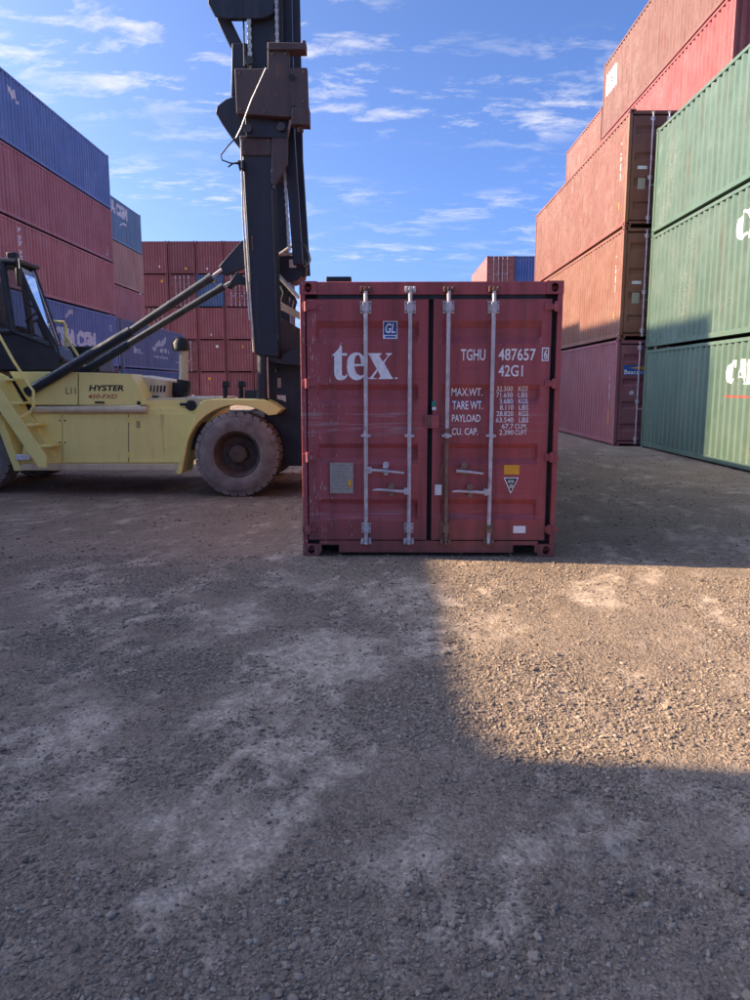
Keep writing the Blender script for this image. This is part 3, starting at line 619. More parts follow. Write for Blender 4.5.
# the recess profile, so lettering follows the bands
FR = [(2.233,0),(2.167,1),(2.085,1),(2.022,0),(1.649,0),(1.596,1),(1.517,1),(1.455,0),(1.093,0),(1.046,1),(.952,1),(.895,0),(.556,0),(.509,1),(.415,1),(.358,0)][::-1]
def recess(z): return float(np.interp(z, [q[0] for q in FR], [q[1] * .036 for q in FR]))
def door_text(s, q0, q1, k=1, bold=.012, mat=None, shear=0):
    V, Fc, _ = text2d(s, bold, shear); return door_print(V, Fc, q0, q1, k, mat)
def door_print(V, Fc, q0, q1, k=1, mat=None, name='lettering', lift=.003):
    xa, xb = dx(q0[0], (q0[1]+q1[1])/2), dx(q1[0], (q0[1]+q1[1])/2); za, zb_ = dz(q1[1], q0[0]), dz(q0[1], q0[0])
    bm = bmesh.new(); P = [bm.verts.new((xa + u * (xb - xa), 0, za + v * (zb_ - za))) for u, v in V]
    for q in Fc:
        try: bm.faces.new([P[i] for i in q])
        except ValueError: pass
    for zz, _d in FR:
        if za < zz < zb_: bmesh.ops.bisect_plane(bm, geom=bm.verts[:]+bm.edges[:]+bm.faces[:], plane_co=(0,0,zz), plane_no=(0,0,1))
    for v in bm.verts: v.co.y = recess(v.co.z) - lift
    me = bpy.data.meshes.new(name); bm.to_mesh(me); bm.free(); return link(name, me, mat or M['white'], leafs[k])
SQ = poly2d([[(0,0),(1,0),(1,1),(0,1)]])
door_print(*SQ, (383, 321), (397.5, 338.5), 0, M['white'], 'sticker'); door_print(*SQ, (383.8, 321.8), (396.7, 334.6), 0, M['blue_print'], 'sticker', .005); door_text('GL', (385.3, 323.2), (395.3, 332.8), 0, .02, None, .2).location.y = -.004
door_print(*SQ, (385, 335.6), (395.5, 337.4), 0, M['blue_print'], 'sticker', .005)
for s, x0, x1, y0, y1 in (('TGHU', 461, 485.5, 349, 360.5), ('487657', 498.5, 536, 348.5, 360.5), ('42G1', 498.5, 523, 365, 376.5),
    ('MAX.WT.', 452, 483, 388, 396), ('TARE WT.', 452.5, 483, 401, 409.5), ('PAYLOAD', 452, 480.5, 414.5, 422), ('CU. CAP.', 452, 478, 428, 435)):
    door_text(s, (x0, y0), (x1, y1), bold=.012)
yy = 386.2
for num, un, xn in (('32.500', 'KGS', 497), ('71.650', 'LBS', 497), ('3.680', 'KGS', 500), ('8.110', 'LBS', 500), ('28.820', 'KGS', 496.5), ('63.540', 'LBS', 496), ('67.7', 'CUM.', 502), ('2.390', 'CUFT', 499.5)):
    door_text(num, (xn, yy), (513.5, yy + 5.0), bold=.006); door_text(un, (519 if len(un) < 4 else 515, yy), (528.5 if len(un) < 4 else 527, yy + 5.0), bold=.006); yy += 6.25
# boxed check digit, on the flat border of the leaf
V, Fc, _ = text2d('6', .02); on_door(1, V, Fc, (544, 349.5), (547.6, 359), M['white'], .006)
V, Fc = poly2d([[(0,0),(1,0),(1,1),(0,1)], [(.13,.09),(.87,.09),(.87,.91),(.13,.91)]]); on_door(1, V, Fc, (542, 347.5), (549, 361), M['white'], .006)
# 'tex'
def tp(P): return [(325 + x / 9.375, 335 + y / 9.375) for x, y in P]
G_T = [(60,192),(95,165),(130,125),(150,75),(158,75),(158,170),(206,170),(206,193),(158,193),(158,355),(163,378),(178,385),(195,378),(204,364),(210,372),(204,392),(190,410),(165,422),(130,424),(105,410),(90,380),(86,340),(86,193)]
G_E = [(380,292),(379,265),(373,235),(358,195),(330,170),(300,163),(270,166),(240,182),(220,208),(208,245),(205,295),(210,345),(228,388),(258,415),(295,424),(330,418),(360,398),(384,362),(374,356),(360,372),(340,381),(318,377),(298,362),(281,330),(275,292)]
G_EH = [(275,272),(276,235),(285,202),(303,185),(320,190),(332,215),(339,272)]
G_X = [(405,170),(530,170),(530,180),(510,190),(520,215),(545,250),(560,230),(585,200),(588,186),(570,180),(570,170),(628,170),(628,178),(605,190),(580,220),(555,265),(600,345),(620,385),(637,402),(637,413),(500,413),(500,403),(520,395),(515,375),(495,335),(475,365),(455,390),(460,403),(485,405),(485,413),(402,413),(402,405),(425,395),(450,365),(485,318),(440,235),(420,195),(405,180)]
G_D = [(656,398),(680,398),(684,404),(680,411),(656,411),(652,404)]
for polys in ([G_T], [G_E, G_EH], [G_X], [G_D]):
    V, Fc = poly2d([[D(*q) for q in tp(P)] for P in polys])
    flat_print('lettering', V, Fc, lambda u, v: (u, -.003 + recess(v), v), M['white'], leafs[0])
# roof fitting above the header
hp(MB().box(dx(326, 279), dx(351, 279), .02, .14, HS - .005, dz(276)), 'roof_bracket', M['black'])

# ------------------------------------------------------------------ forklift
FO = Vector((-3.6, 12.4, 0))
fork = empty('container_forklift', FO, 'yellow container forklift with a tall dark mast beside the maroon container', 'forklift')
def P(px, py, Y): return onY(px, py, Y)
def fp(mb, name, mat, parent=None, bevel=.008, smooth=30): 
    o = mb.build(name, mat, parent or fork, off=FO, bevel=bevel, smooth=smooth); return o
def plate(pts, Y, dy): return MB().prism([P(x, y, Y) for x, y in pts], (0, dy, 0))
def at_plate(mb, pts, Y, dy): return mb.prism([P(x, y, Y) for x, y in pts], (0, dy, 0))
# chassis and bodywork
YB = 11.30
fp(plate([(20,464.5),(183,464.5),(198,408),(30,408)], YB, 2.45), 'chassis', M['yellow'])
fp(plate([(19,470.5),(177,470.5),(180,464),(21,464)], YB - .10, .35), 'step_sill', M['cream'])
fp(plate([(32,414),(61.5,414),(61.5,462.5),(55,462.5)], YB - .022, .02), 'access_panel', M['yellow'], bevel=.004)
fp(plate([(63,414),(196,414),(184,462.5),(63,462.5)], YB - .026, .024), 'access_panel', M['yellow'], bevel=.004)
for x_ in (59.5, 65):
    for y_ in (420.5, 442.5): fp(MB().lathe([(0,.012),(.012,.01)], P(x_, y_, YB - .036), (0,1,0), 8), 'bolt', M['black'], bevel=0)
fp(MB().tube([P(33, 409.5, YB - .05), P(147, 409.5, YB - .05)], .052, 14), 'side_rail', M['cream'], bevel=0)
hoodA = fp(plate([(9,371.5),(77.6,372.3),(77.6,405),(30,405),(24,396)], YB, .42), 'hood_panel', M['yellow'])
hoodB = fp(plate([(78.6,372.3),(131,374),(148.5,405),(78.6,405)], YB - .012, .5), 'hood_panel', M['yellow'])
fp(plate([(128,374.5),(166,380.5),(166,398.5),(140,398.5)], 11.75, 1.3), 'engine_cover', M['cream'])
for i in range(5):
    x_ = 150.5 + i * 3.3; w_ = 1.0 + .25 * i
    fp(plate([(x_,385.6),(x_+w_,385.4),(x_+w_-.6,392),(x_-.6,392)], 11.742, .012), 'louvre', M['black'], bevel=0)
fp(plate([(147.5,395.8),(157,396),(157,399),(147.5,399)], 11.68, .08), 'latch', M['black'], bevel=.003)
fp(plate([(140,398.2),(206,398.2),(202,409),(140,409)], 11.36, 2.3), 'deck', M['cream'])
fp(plate([(147,400.3),(187,400.3),(185,408.4),(147,408.4)], 11.33, .03), 'deck_plate', M['yellow'], bevel=.003)
fp(MB().lathe([(0,.075),(.05,.08)], P(190.5, 405.5, 11.26), (0,1,0), 20), 'filler_cap', M['black'], bevel=.004)
fp(MB().tube([P(180,404.3,11.3), P(190,404.3,11.3)], .02, 8), 'filler_neck', M['black'], bevel=0)
# exhaust
e0 = P(183.5, 349, 12.2); e1 = P(184, 382, 12.2)
fp(MB().tube([e1, e0], .07, 16), 'exhaust_pipe', M['cream'], bevel=0)
c0 = P(181, 351, 12.2); capr = .135
fp(MB().lathe([(0,capr*.8),(.02,capr),(.12,capr),(.19,capr*.75),(.22,capr*.35)], (c0.x, c0.y, c0.z), (0,0,1), 20), 'exhaust_cap', M['black'], bevel=0)
fp(MB().tube([P(184,380,12.2), P(183,387,12.2), P(178,391,12.2), P(168,391,12.2)], .115, 14), 'exhaust_elbow', M['black'], bevel=0)
fp(plate([(167,382),(186,383),(183,397),(166,397)], 12.1, .4), 'air_cleaner', M['black'], bevel=.03)
# fender
FE = [(175.5,474),(181.5,474)] + [(237 + 51 * math.cos(R(q)), 454.5 - 49.5 * math.sin(R(q))) for q in range(166, 46, -6)] + [(276.5,414.5),(281.5,409.5),(272,403),(263,399.3),(210,399.0),(204,400.2),(200,403),(197,408)]
fp(plate(FE, 11.10, .66), 'fender', M['yellow'], bevel=.01)
fp(plate([(184,472),(198,430),(212,406.5),(205,406),(180,472)], 11.42, .3), 'fender_liner', M['black'], bevel=0)
# deck lamps
for x_, w_ in ((223, 4.2), (239, 2.6)):
    fp(MB().tube([P(x_ + 2, 398, 11.9), P(x_ + 2, 386, 11.9)], .035, 8), 'lamp_post', M['navy'], bevel=0)
    fp(plate([(x_ - 1.5, 387), (x_ + 5.5, 387), (x_ + 4.5, 381), (x_ - .5, 381)], 11.8, .2), 'work_lamp', M['black'], bevel=.01)
fp(plate([(245,390),(256,390),(256,399),(245,399)], 11.8, .3), 'valve_block', M['navy'], bevel=.01)
# wheels
def wheel(cx, yf, r, s=1, name='wheel'):
    c = Vector((cx, yf, r)); w = fp(MB().lathe([(s*t, q * r) for t, q in ((.05,.53),(.012,.56),(0,.62),(.0,.74),(.018,.88),(.055,.94),(.09,.955),(.40,.955),(.44,.94),(.475,.88),(.49,.74),(.49,.62),(.45,.53))], c, (0,1,0), 72, True), name, M['tyre'], bevel=0, smooth=40)
    lg = MB(); n = 30
    for k in range(n):
        a = 2 * math.pi * k / n
        for side in (0, 1):
            t0, t1 = (.022, .21) if side == 0 else (.27, .46); aa = a + (0 if side == 0 else math.pi / n); hw = .062 * r / .63
            er = Vector((math.cos(aa), 0, math.sin(aa))); et = Vector((-math.sin(aa), 0, math.cos(aa))); ey = Vector((0, s, 0))
            pts = []
            for rr, ww in ((.90 * r, hw), (1.0 * r, hw * .80)):
                for t, q in ((t0, -1), (t1, -1), (t1, 1), (t0, 1)):
                    tt = t + (.018 if rr > .97 * r and t == t0 and side == 0 else 0)
                    pts.append(c + er * rr + et * q * ww + ey * tt)
            lg.add(pts, [(0,3,2,1),(4,5,6,7),(0,1,5,4),(1,2,6,5),(2,3,7,6),(3,0,4,7)])
    tag(fp(lg, 'tread', M['tyre'], w, bevel=0), kind='stuff')
    rm = MB().lathe([(s*t, q * r) for t, q in ((.46,.52),(.05,.535),(.028,.545),(.020,.53),(.045,.50),(.10,.475),(.24,.40),(.26,.22),(.11,.215),(.085,.18),(.075,.0))], c, (0,1,0), 48)
    fp(rm, 'rim', M['rim'], w, bevel=0)
    nb = MB()
    for k in range(10):
        a = 2 * math.pi * k / 10; nb.lathe([(0,.018),(s*.05,.018)], c + Vector((math.cos(a) * r * .33, s * .21, math.sin(a) * r * .33)), (0,1,0), 6)
    fp(nb, 'wheel_nuts', M['rim'], w, bevel=0)
    return w
wx = P(236.5, 454, 11.05).x
wheel(wx, 11.05, .628); wheel(wx, 14.25, .628, -1)
fp(MB().tube([(wx, 11.4, .628), (wx, 13.9, .628)], .2, 16), 'front_axle', M['navy'], bevel=0)
rx = P(11, 455, 11.35).x - .63
wheel(rx, 11.35, .60); wheel(rx, 13.95, .60, -1)
fp(MB().tube([(rx, 11.6, .60), (rx, 13.7, .60)], .14, 12), 'rear_axle', M['navy'], bevel=0)
# rear mudguard, counterweight
fp(plate([(-6,414),(3,422),(22,471),(14,471),(-2,428),(-14,418)], 11.22, .5), 'mudguard', M['yellow'])
xr = P(0, 400, YB).x
fp(MB().prism([(xr - 3.1, YB + .1, .55), (xr - 2.6, YB + .1, .42), (xr - 1.75, YB + .1, .62), (xr - 1.7, YB + .1, 1.25), (xr - .2, YB + .1, 1.36), (xr - .2, YB + .1, 1.9), (xr - 2.2, YB + .1, 2.0), (xr - 3.0, YB + .1, 1.7)], (0, 2.3, 0)), 'counterweight', M['yellow'], bevel=.05)
fp(MB().box(xr - .25, P(40, 400, YB).x, YB + .25, YB + 2.2, 1.2, 1.78), 'frame', M['navy'])
# ladder
fp(plate([(-14,369),(-14,391),(38.5,467.5),(46.3,467.5),(46.3,457)], 10.86, .035), 'stringer', M['yellow'], bevel=.004)
fp(plate([(-4,371),(8,377),(59,463.5),(46,463.5),(-4,392)], 11.24, .035), 'stringer', M['yellow'], bevel=.004)
for y_, xa, xb in ((378.5, -6, 9), (402, 7, 19), (424, 22, 33), (445, 36, 48)):
    a = P(xa, y_, 10.9); b_ = P(xb + 3, y_, 10.9)
    fp(MB().box(a.x, b_.x, 10.9, 11.26, a.z - .03, a.z), 'tread_step', M['yellow'], bevel=.004)
fp(plate([(15,454.5),(30,455),(30,460),(15,460.5)], 11.18, .1), 'battery_box', M['offwhite'], bevel=.01)
# handrails
fp(MB().tube([P(-14,312,10.95), P(13,360,10.95), P(29,385,10.95), P(33.5,391,10.95), P(33.8,405,10.95), P(31,411,10.95), P(21,417.5,10.95)], .02, 10), 'handrail', M['yellow'], bevel=0)
fp(MB().tube([P(50,321.5,12.6), P(64,322.5,12.6), P(65.6,325,12.6), P(65.8,370,12.6)], .025, 8), 'handrail', M['yellow'], bevel=0)
fp(MB().tube([P(65,335,12.6), P(88,372,12.6)], .025, 8), 'handrail', M['yellow'], bevel=0)
fp(plate([(60,346),(92,346),(100,372),(60,372)], 13.0, .8), 'hydraulic_tank', M['navy'], bevel=.02)
# cab: dark shell, pillars, panes
YC, YF = 11.62, 12.25
CABX = {'rt_f': P(33, 266, 12.25).x - P(16.5, 262, 11.62).x, 'ws_b': P(61, 351, 12.25).x - P(53.5, 347, 11.62).x}
cabp = dict(rt_r=(-32, 259), rt_f=(16.5, 262), ws_b=(53.5, 347), nose=(60.5, 360), bf=(58, 371), br=(-40, 371))
def cw(k, Y=YC): p = P(*cabp[k], YC); return Vector((p.x + CABX.get(k, 0) * (Y - YC) / (YF - YC), Y, p.z))
def cab_side(Y, dy):
    m = MB()
    bars = [('rt_r','rt_f',.05), ('rt_f','ws_b',.035)]
    for a, b_, r_ in bars: m.tube([cw(a, Y), cw(b_, Y)], r_, 8)
    pb = P(12.5, 331.5, YC); pt = P(2.0, 262, YC); m.tube([(pt.x, Y, pt.z), (pb.x, Y, pb.z)], .055, 8)
    m.tube([(pb.x, Y, pb.z), cw('ws_b', Y)], .03, 8)
    q = P(-32, 331, YC); m.tube([cw('rt_r', Y), (q.x, Y, q.z)], .07, 8); m.tube([(q.x, Y, q.z), (pb.x, Y, pb.z)], .05, 8)
    return m
fp(cab_side(YC, .05), 'cab_frame', M['cabpaint'], bevel=0)
fp(cab_side(YF, .05), 'cab_frame', M['cabpaint'], bevel=0)
pb = P(-32, 331, YC); pb2 = P(12.5, 331.5, YC)
low_poly = [(pb.x, YC, pb.z), (pb2.x, YC, pb2.z), tuple(cw('ws_b')), tuple(cw('nose')), tuple(cw('bf')), tuple(cw('br'))]
fp(MB().prism(low_poly, (0, YF - YC, 0)), 'cab_body', M['cabpaint'], bevel=.03)
fp(MB().prism([cw('rt_r', YC - .03) + Vector((-.1, 0, .05)), cw('rt_f', YC - .03) + Vector((.06, 0, .04)), cw('rt_f', YC - .03) + Vector((.05, 0, -.02)), cw('rt_r', YC - .03) + Vector((-.1, 0, -.02))], (0, YF - YC + .06, 0)), 'cab_roof', M['cabpaint'], bevel=.015)
a, b_ = cw('rt_f', YC + .04), cw('ws_b', YC + .04); a2, b2 = cw('rt_f', YF - .04), cw('ws_b', YF - .04)
fp(MB().prism([a, b_, b2, a2], (.012, 0, .004)), 'windscreen', M['glass'], bevel=0)
def pane(pts, Y): return MB().prism([(P(x, y, YC).x, Y, P(x, y, YC).z) for x, y in pts], (0, .008, 0))
for Y in (YC + .005, YF - .01):
    fp(pane([(2.6,263),(16,263.5),(52.5,346),(13,331)], Y), 'side_window', M['glass'], bevel=0)
    fp(pane([(-31,261),(1.2,263),(11.5,331),(-31,331)], Y), 'door_window', M['glass'], bevel=0)
# seat and console inside
sx_, sz_ = P(-8, 345, YC).x, P(-8, 345, YC).z
fp(MB().prism([(sx_ - .25, 12.0, sz_), (sx_ + .25, 12.0, sz_), (sx_ + .25, 12.0, sz_ + .32), (sx_ - .05, 12.0, sz_ + .34), (sx_ - .15, 12.0, sz_ + 1.05), (sx_ - .28, 12.0, sz_ + 1.05)], (0, .45, 0)), 'seat', M['black'], bevel=.05)
cxx = P(34, 335, YC); fp(MB().tube([(cxx.x, 12.2, cxx.z - .2), (cxx.x - .18, 12.2, cxx.z + .28)], .04, 8), 'steering_column', M['black'], bevel=0)
fp(MB().lathe([(0,.17),(.02,.19),(.04,.17)], (cxx.x - .2, 12.2, cxx.z + .3), (-.5, 0, .85), 20, True), 'steering_wheel', M['black'], bevel=0)
fp(MB().tube([cw('rt_f', YC - .05) + Vector((.12, 0, -.6)), cw('ws_b', YC - .05) + Vector((-.2, 0, .55)), cw('ws_b', YC - .05) + Vector((.06, 0, .02)), cw('nose', YC - .05) + Vector((.02, 0, .02))], .016, 6), 'wiper', M['black'], bevel=0)
fp(MB().lathe([(0,.055),(.01,.06),(.03,.03)], P(62, 360, YC + .05), (1,0,0), 10), 'marker_lamp', M['black'], bevel=0)

# ---- mast
def rail_pair(pts, dy, name, mat, Ys, bevel=.01):
    """the same plate on both uprights"""
    base = [P(x, y, YM) for x, y in pts]
    for Y in Ys: fp(MB().prism([(q.x, Y, q.z) for q in base], (0, dy, 0)), name, mat, bevel=bevel)
YM = 11.18; NEAR, FAR = 11.18, 12.62
rail_pair([(241.5,140),(271,140),(279,357),(254.5,354)], .30, 'outer_mast_rail', M['navy'], (NEAR, FAR))
rail_pair([(239.8,136),(271.5,136),(272.5,156),(240.8,156)], .34, 'mast_collar', M['rust'], (NEAR - .02, FAR - .02))
rail_pair([(246,-80),(275.5,-80),(277,150),(247,150)], .22, 'inner_mast_rail', M['navy'], (NEAR + .05, FAR + .05))
rail_pair([(277.2,-80),(288.0,-80),(292.5,130),(301,262),(291,262),(281,130)], .10, 'front_channel', M['navy'], (NEAR + .24, FAR - .12))
# bright edges: chains and flange wear strips
for (xa, ya, xb, yb, Y, r_, mt_) in ((274.5,-60,277.5,48,NEAR-.01,.018,'rod'), (280,-60,282.5,48,NEAR+.1,.014,'rust'), (248.5,0,250.5,68,NEAR-.03,.022,'rod'), (243.5,18,244.5,66,NEAR,.014,'navy'), (241.6,158,253.6,352,NEAR-.012,.014,'rod'), (271.8,190,278,340,NEAR-.012,.013,'rust'), (284.5,170,289.5,250,NEAR+.2,.016,'rod')):
    if mt_ == 'rod' and ya < 10 or ya == 170:
        p0, p1 = P(xa,ya,Y), P(xb,yb,Y); nl = max(2, int((p1 - p0).length / .05)); ch = MB(); dd = (p1 - p0) / nl
        for i in range(nl):
            c_ = p0 + dd * (i + .5); w_ = r_ * (1.25 if i % 2 else .8); ch.box(c_.x - w_, c_.x + w_, c_.y - r_, c_.y + r_, c_.z - .028, c_.z + .028)
        tag(fp(ch, 'lift_chain', M['rod'], bevel=0), kind='stuff')
    else: fp(MB().tube([P(xa,ya,Y), P(xb,yb,Y)], r_, 8), 'wear_strip', M[mt_], bevel=0)
# cross members
for za, zb_, yy0 in ((148, 138, .28), (262, 250, .28), (352, 338, .28)):
    a = P(252, za, NEAR); b_ = P(266, zb_, NEAR); fp(MB().box(a.x, b_.x, NEAR + yy0, FAR + .02, a.z, b_.z), 'mast_crossbar', M['navy'])
# top sheave housing and arms seen at the top of the view
fp(plate([(208,-30),(208,4),(214,14),(224,18.5),(262,18.5),(273,13),(275,-30)], NEAR - .06, .09), 'sheave_plate', M['navy'])
fp(plate([(216,18),(230,18),(243.5,46),(243,60),(240,60),(229,45)], NEAR + .1, .09), 'sheave_arm', M['navy'])
fp(plate([(232,43),(247,43),(247,68),(236,72),(236,104),(231,96)], NEAR + .05, .08), 'guide_plate', M['navy'])
fp(plate([(240,94),(226,99),(217,106),(215.5,113),(222,124),(233,140),(241,150),(246,150),(246,94)], NEAR + .02, .08), 'lower_guide', M['navy'])
# carriage
car = fp(plate([(234.5,68.5),(267.5,68.5),(267.5,49),(289,49),(289,67.5),(307,67.5),(308.5,117),(287,117),(236.5,113.5)], NEAR - .20, .12), 'carriage_plate', M['rust'])
fp(plate([(267.5,42),(302,42.5),(302,40),(305.5,40),(305.5,49.5),(267.5,49.5)], NEAR - .24, .22), 'carriage_arm', M['rust'])
fp(plate([(292,107),(309,107),(309.3,125),(291,124)], NEAR - .24, .2), 'carriage_lug', M['rust'])
fp(MB().tube([P(300.5,132,NEAR-.14), P(300.3,121,NEAR-.14)], .042, 12), 'twist_pin', M['rust'], bevel=0)
for q in ((291.5, 77), (294, 108)): fp(MB().lathe([(0,.04),(.02,.036)], P(*q, NEAR - .22), (0,1,0), 12), 'bolt', M['black'], bevel=0)
a = P(240, 100, NEAR); b_ = P(300, 76, NEAR); fp(MB().box(a.x, b_.x - .25, NEAR + .32, FAR + .5, a.z, b_.z), 'carriage_beam', M['rust'])
fp(plate([(272,134),(288,129),(287.5,163),(275,186),(271,183)], NEAR - .05, .06), 'gusset_plate', M['rust'])
fp(plate([(245,116),(290,117),(286,138),(246,137)], NEAR - .06, .2), 'carriage_block', M['navy'])
# tilt bracket plates and tilt cylinders
fp(plate([(219,266),(226,258),(241,241),(247,238),(249,266),(238,270),(226,275.5),(221,273)], NEAR + .05, .10), 'tilt_bracket', M['navy'])
fp(plate([(226,287),(231,280),(237,271.5),(250,281),(250,285),(236,284),(230,289)], FAR - .3, .10), 'tilt_bracket', M['navy'])
def cyl(q0, qm, q1, q2, Y, r_):
    fp(MB().tube([P(*q0, Y), P(*qm, Y)], r_ * 1.3, 18), 'tilt_cylinder', M['navy'], bevel=0)
    b_ = fp(MB().tube([P(*qm, Y), P(*q1, Y)], r_, 18), 'tilt_barrel', M['barrel'], bevel=0)
    fp(MB().tube([P(*q1, Y), P(*q2, Y)], r_ * .42, 12), 'piston_rod', M['rod'], bevel=0)
    d = (P(*q1, Y) - P(*qm, Y)).normalized(); c = P(*q1, Y)
    fp(MB().tube([c - d * .06, c + d * .02], r_ * 1.12, 18), 'gland', M['barrel'], bevel=0)
    mm = (P(*qm, Y) + P(*q1, Y)) / 2; fp(MB().tube([mm - d * .02, mm + d * .02], r_ * 1.08, 18), 'clamp', M['barrel'], bevel=0)
cyl((27,392.5), (131,331), (211,277.5), (222,269.5), 11.22, .058)
cyl((58,388), (128,344.5), (222.5,287), (230,282.5), 12.2, .054)
# lower mast, lift cylinder, carriage foot beside the container
fp(MB().tube([P(263,405,NEAR+.1), P(263,352,NEAR+.1)], .085, 16), 'lift_cylinder', M['navy'], bevel=0)
fp(MB().tube([P(268.3,398,NEAR+.02), P(267.2,357,NEAR+.02)], .012, 8), 'hose', M['rod'], bevel=0)
fp(plate([(255,353),(279,356.5),(300,345),(300,366),(281,364),(268,361)], NEAR + .06, .3), 'mast_foot', M['navy'])
fp(plate([(265,360),(304,360),(304,466),(262,466),(265,402)], 11.62, 1.5), 'mast_base', M['navy'])
fp(plate([(281,318),(306,332),(306,362),(281,362)], 11.95, .25), 'carriage_back', M['rust'])
fp(plate([(277.5,378),(281,378),(281,387.5),(277.5,387.5)], 11.612, .01), 'sticker', M['plate'], bevel=0)
fp(plate([(277,395),(285.5,395.5),(286,402),(282,400),(277.5,399)], 11.612, .01), 'sticker', M['offwhite'], bevel=0)
fp(plate([(277,256),(300,255),(303,275),(299,279),(292,282),(278,274)], 11.7, .5), 'valve_housing', M['navy'])
fp(plate([(289,259.5),(296,259.5),(296.3,267.5),(289.3,267.5)], 11.69, .009), 'sticker', M['offwhite'], bevel=0)
fp(MB().tube([P(278,255.5,11.66), P(294.5,244,11.66)], .024, 8), 'link_bar', M['rod'], bevel=0)
fp(MB().tube([P(280,255,11.66), P(300,253,11.66), P(300,246,11.66)], .022, 8), 'link_bar', M['rod'], bevel=0)
fp(plate([(293,236),(298,232),(301,246),(296,247)], 11.6, .12), 'bracket', M['rod'], bevel=.01)
fp(plate([(301,258),(304,258),(306.5,266),(306,275),(302,277)], 11.7, .2), 'pulley', M['black'], bevel=.02)
fp(MB().tube([P(278,275,11.6), P(299,298,11.6)], .030, 8), 'diagonal_bar', M['rod'], bevel=0)
fp(plate([(279,301),(302,313.5),(302,320.5),(279,308.5)], 11.6, .1), 'diagonal_bar', M['cream'], bevel=.006)
for k in range(4):
    x_ = 281 + k * 4; fp(MB().tube([P(x_, 286 + k*3, 11.75), P(x_ + 3, 293 + k*3, 11.72), P(x_ + 1, 300 + k*3, 11.75), P(x_ + 4, 308 + k*2, 11.78)], .022, 8), 'hose', M['black'], bevel=0)
# loose hoses and cables
fp(MB().tube([P(301,241,11.55), P(306,246,11.55), P(309,254,11.55), P(310.5,260,11.55), P(308,265,11.55), P(304,267,11.55)], .012, 8), 'hose', M['black'], bevel=0)
fp(MB().tube([P(239,134,11.1), P(228,146,11.1), P(221,155,11.1), P(222,160,11.1), P(230,163,11.1), P(240,164,11.1)], .010, 8), 'cable', M['black'], bevel=0)
fp(MB().tube([P(228,167,11.1), P(233,163.5,11.1), P(241,162,11.1)], .012, 8), 'cable', M['black'], bevel=0)
fp(plate([(237,160),(244,160),(244,170),(239,170)], 11.1, .08), 'sensor_box', M['black'], bevel=.01)
fp(MB().tube([P(236,138,10.92), P(241,128,10.9), P(251,101,10.9), P(266,68,10.9)], .009, 6), 'cable', M['rod'], bevel=0)
fp(MB().tube([P(241,140,11.1), P(243,220,11.13), P(246,268,11.1), P(249.5,320,11.12)], .012, 6), 'cable', M['rod'], bevel=0)
# hose bundle, rollers, bolts, hinges, mirror, lamps
for i in range(3): fp(MB().tube([P(273.2 + i * 1.3, 188, NEAR - .03), P(275.4 + i * 1.3, 250, NEAR - .03), P(277.2 + i * 1.3, 300, NEAR - .03), P(279.5 + i * 1.2, 350, NEAR - .02), P(276 + i * 2, 372, NEAR + .2)], .011, 8), 'hose', M['black'], bevel=0)
for q in ((247.5, 128), (281, 126), (249, 60), (282, 60)): fp(MB().lathe([(0,.055),(.03,.06),(.06,.05)], P(*q, NEAR - .12), (0,1,0), 16), 'roller', M['barrel'], bevel=0)
for q in ((239, 73), (263, 73), (240, 109), (264, 111), (303, 72), (303, 101), (272, 54), (285, 54), (243, 140), (268, 140), (244, 152), (269, 152)): fp(MB().lathe([(0,.016),(.012,.014)], P(*q, NEAR - .212), (0,1,0), 6), 'bolt', M['rustygalv'], bevel=0) if q[1] < 120 else fp(MB().lathe([(0,.016),(.012,.014)], P(*q, NEAR - .032), (0,1,0), 6), 'bolt', M['rustygalv'], bevel=0)
for x_ in (252, 256, 260, 264): fp(MB().tube([P(x_, 236, NEAR - .01), P(x_ + .6, 250, NEAR - .01)], .008, 6), 'scratch_weld', M['rustygalv'], bevel=0) if x_ == 252 else None
for y_ in (420, 455): fp(MB().tube([P(128.4, y_ - 2.5, YB - .04), P(128.4, y_ + 2.5, YB - .04)], .014, 8), 'hinge', M['yellow'], bevel=0)
fp(plate([(128.2,414),(128.9,414),(128.9,462.5),(128.2,462.5)], YB - .0275, .004), 'panel_seam', M['black'], bevel=0)
fp(plate([(94.5,401.5),(104,401.5),(104,403.2),(94.5,403.2)], YB - .03, .02), 'hood_latch', M['black'], bevel=.003)
fp(MB().lathe([(0,.028),(.015,.03)], P(138.5, 403, YB - .03), (0,1,0), 12), 'hood_latch', M['black'], bevel=0)
fp(MB().tube([cw('rt_f', YC - .02) + Vector((.02, 0, 0)), cw('rt_f', YC - .02) + Vector((.10, -.10, .03)), cw('rt_f', YC - .02) + Vector((.12, -.14, -.12))], .012, 6), 'mirror_arm', M['black'], bevel=0)
fp(MB().box(cw('rt_f').x + .09, cw('rt_f').x + .13, YC - .25, YC - .12, cw('rt_f').z - .38, cw('rt_f').z - .12), 'mirror', M['black'], bevel=.012)
fp(MB().box(cw('rt_f').x - .16, cw('rt_f').x - .02, YC + .02, YC + .16, cw('rt_f').z + .04, cw('rt_f').z + .15), 'work_lamp', M['black'], bevel=.015)
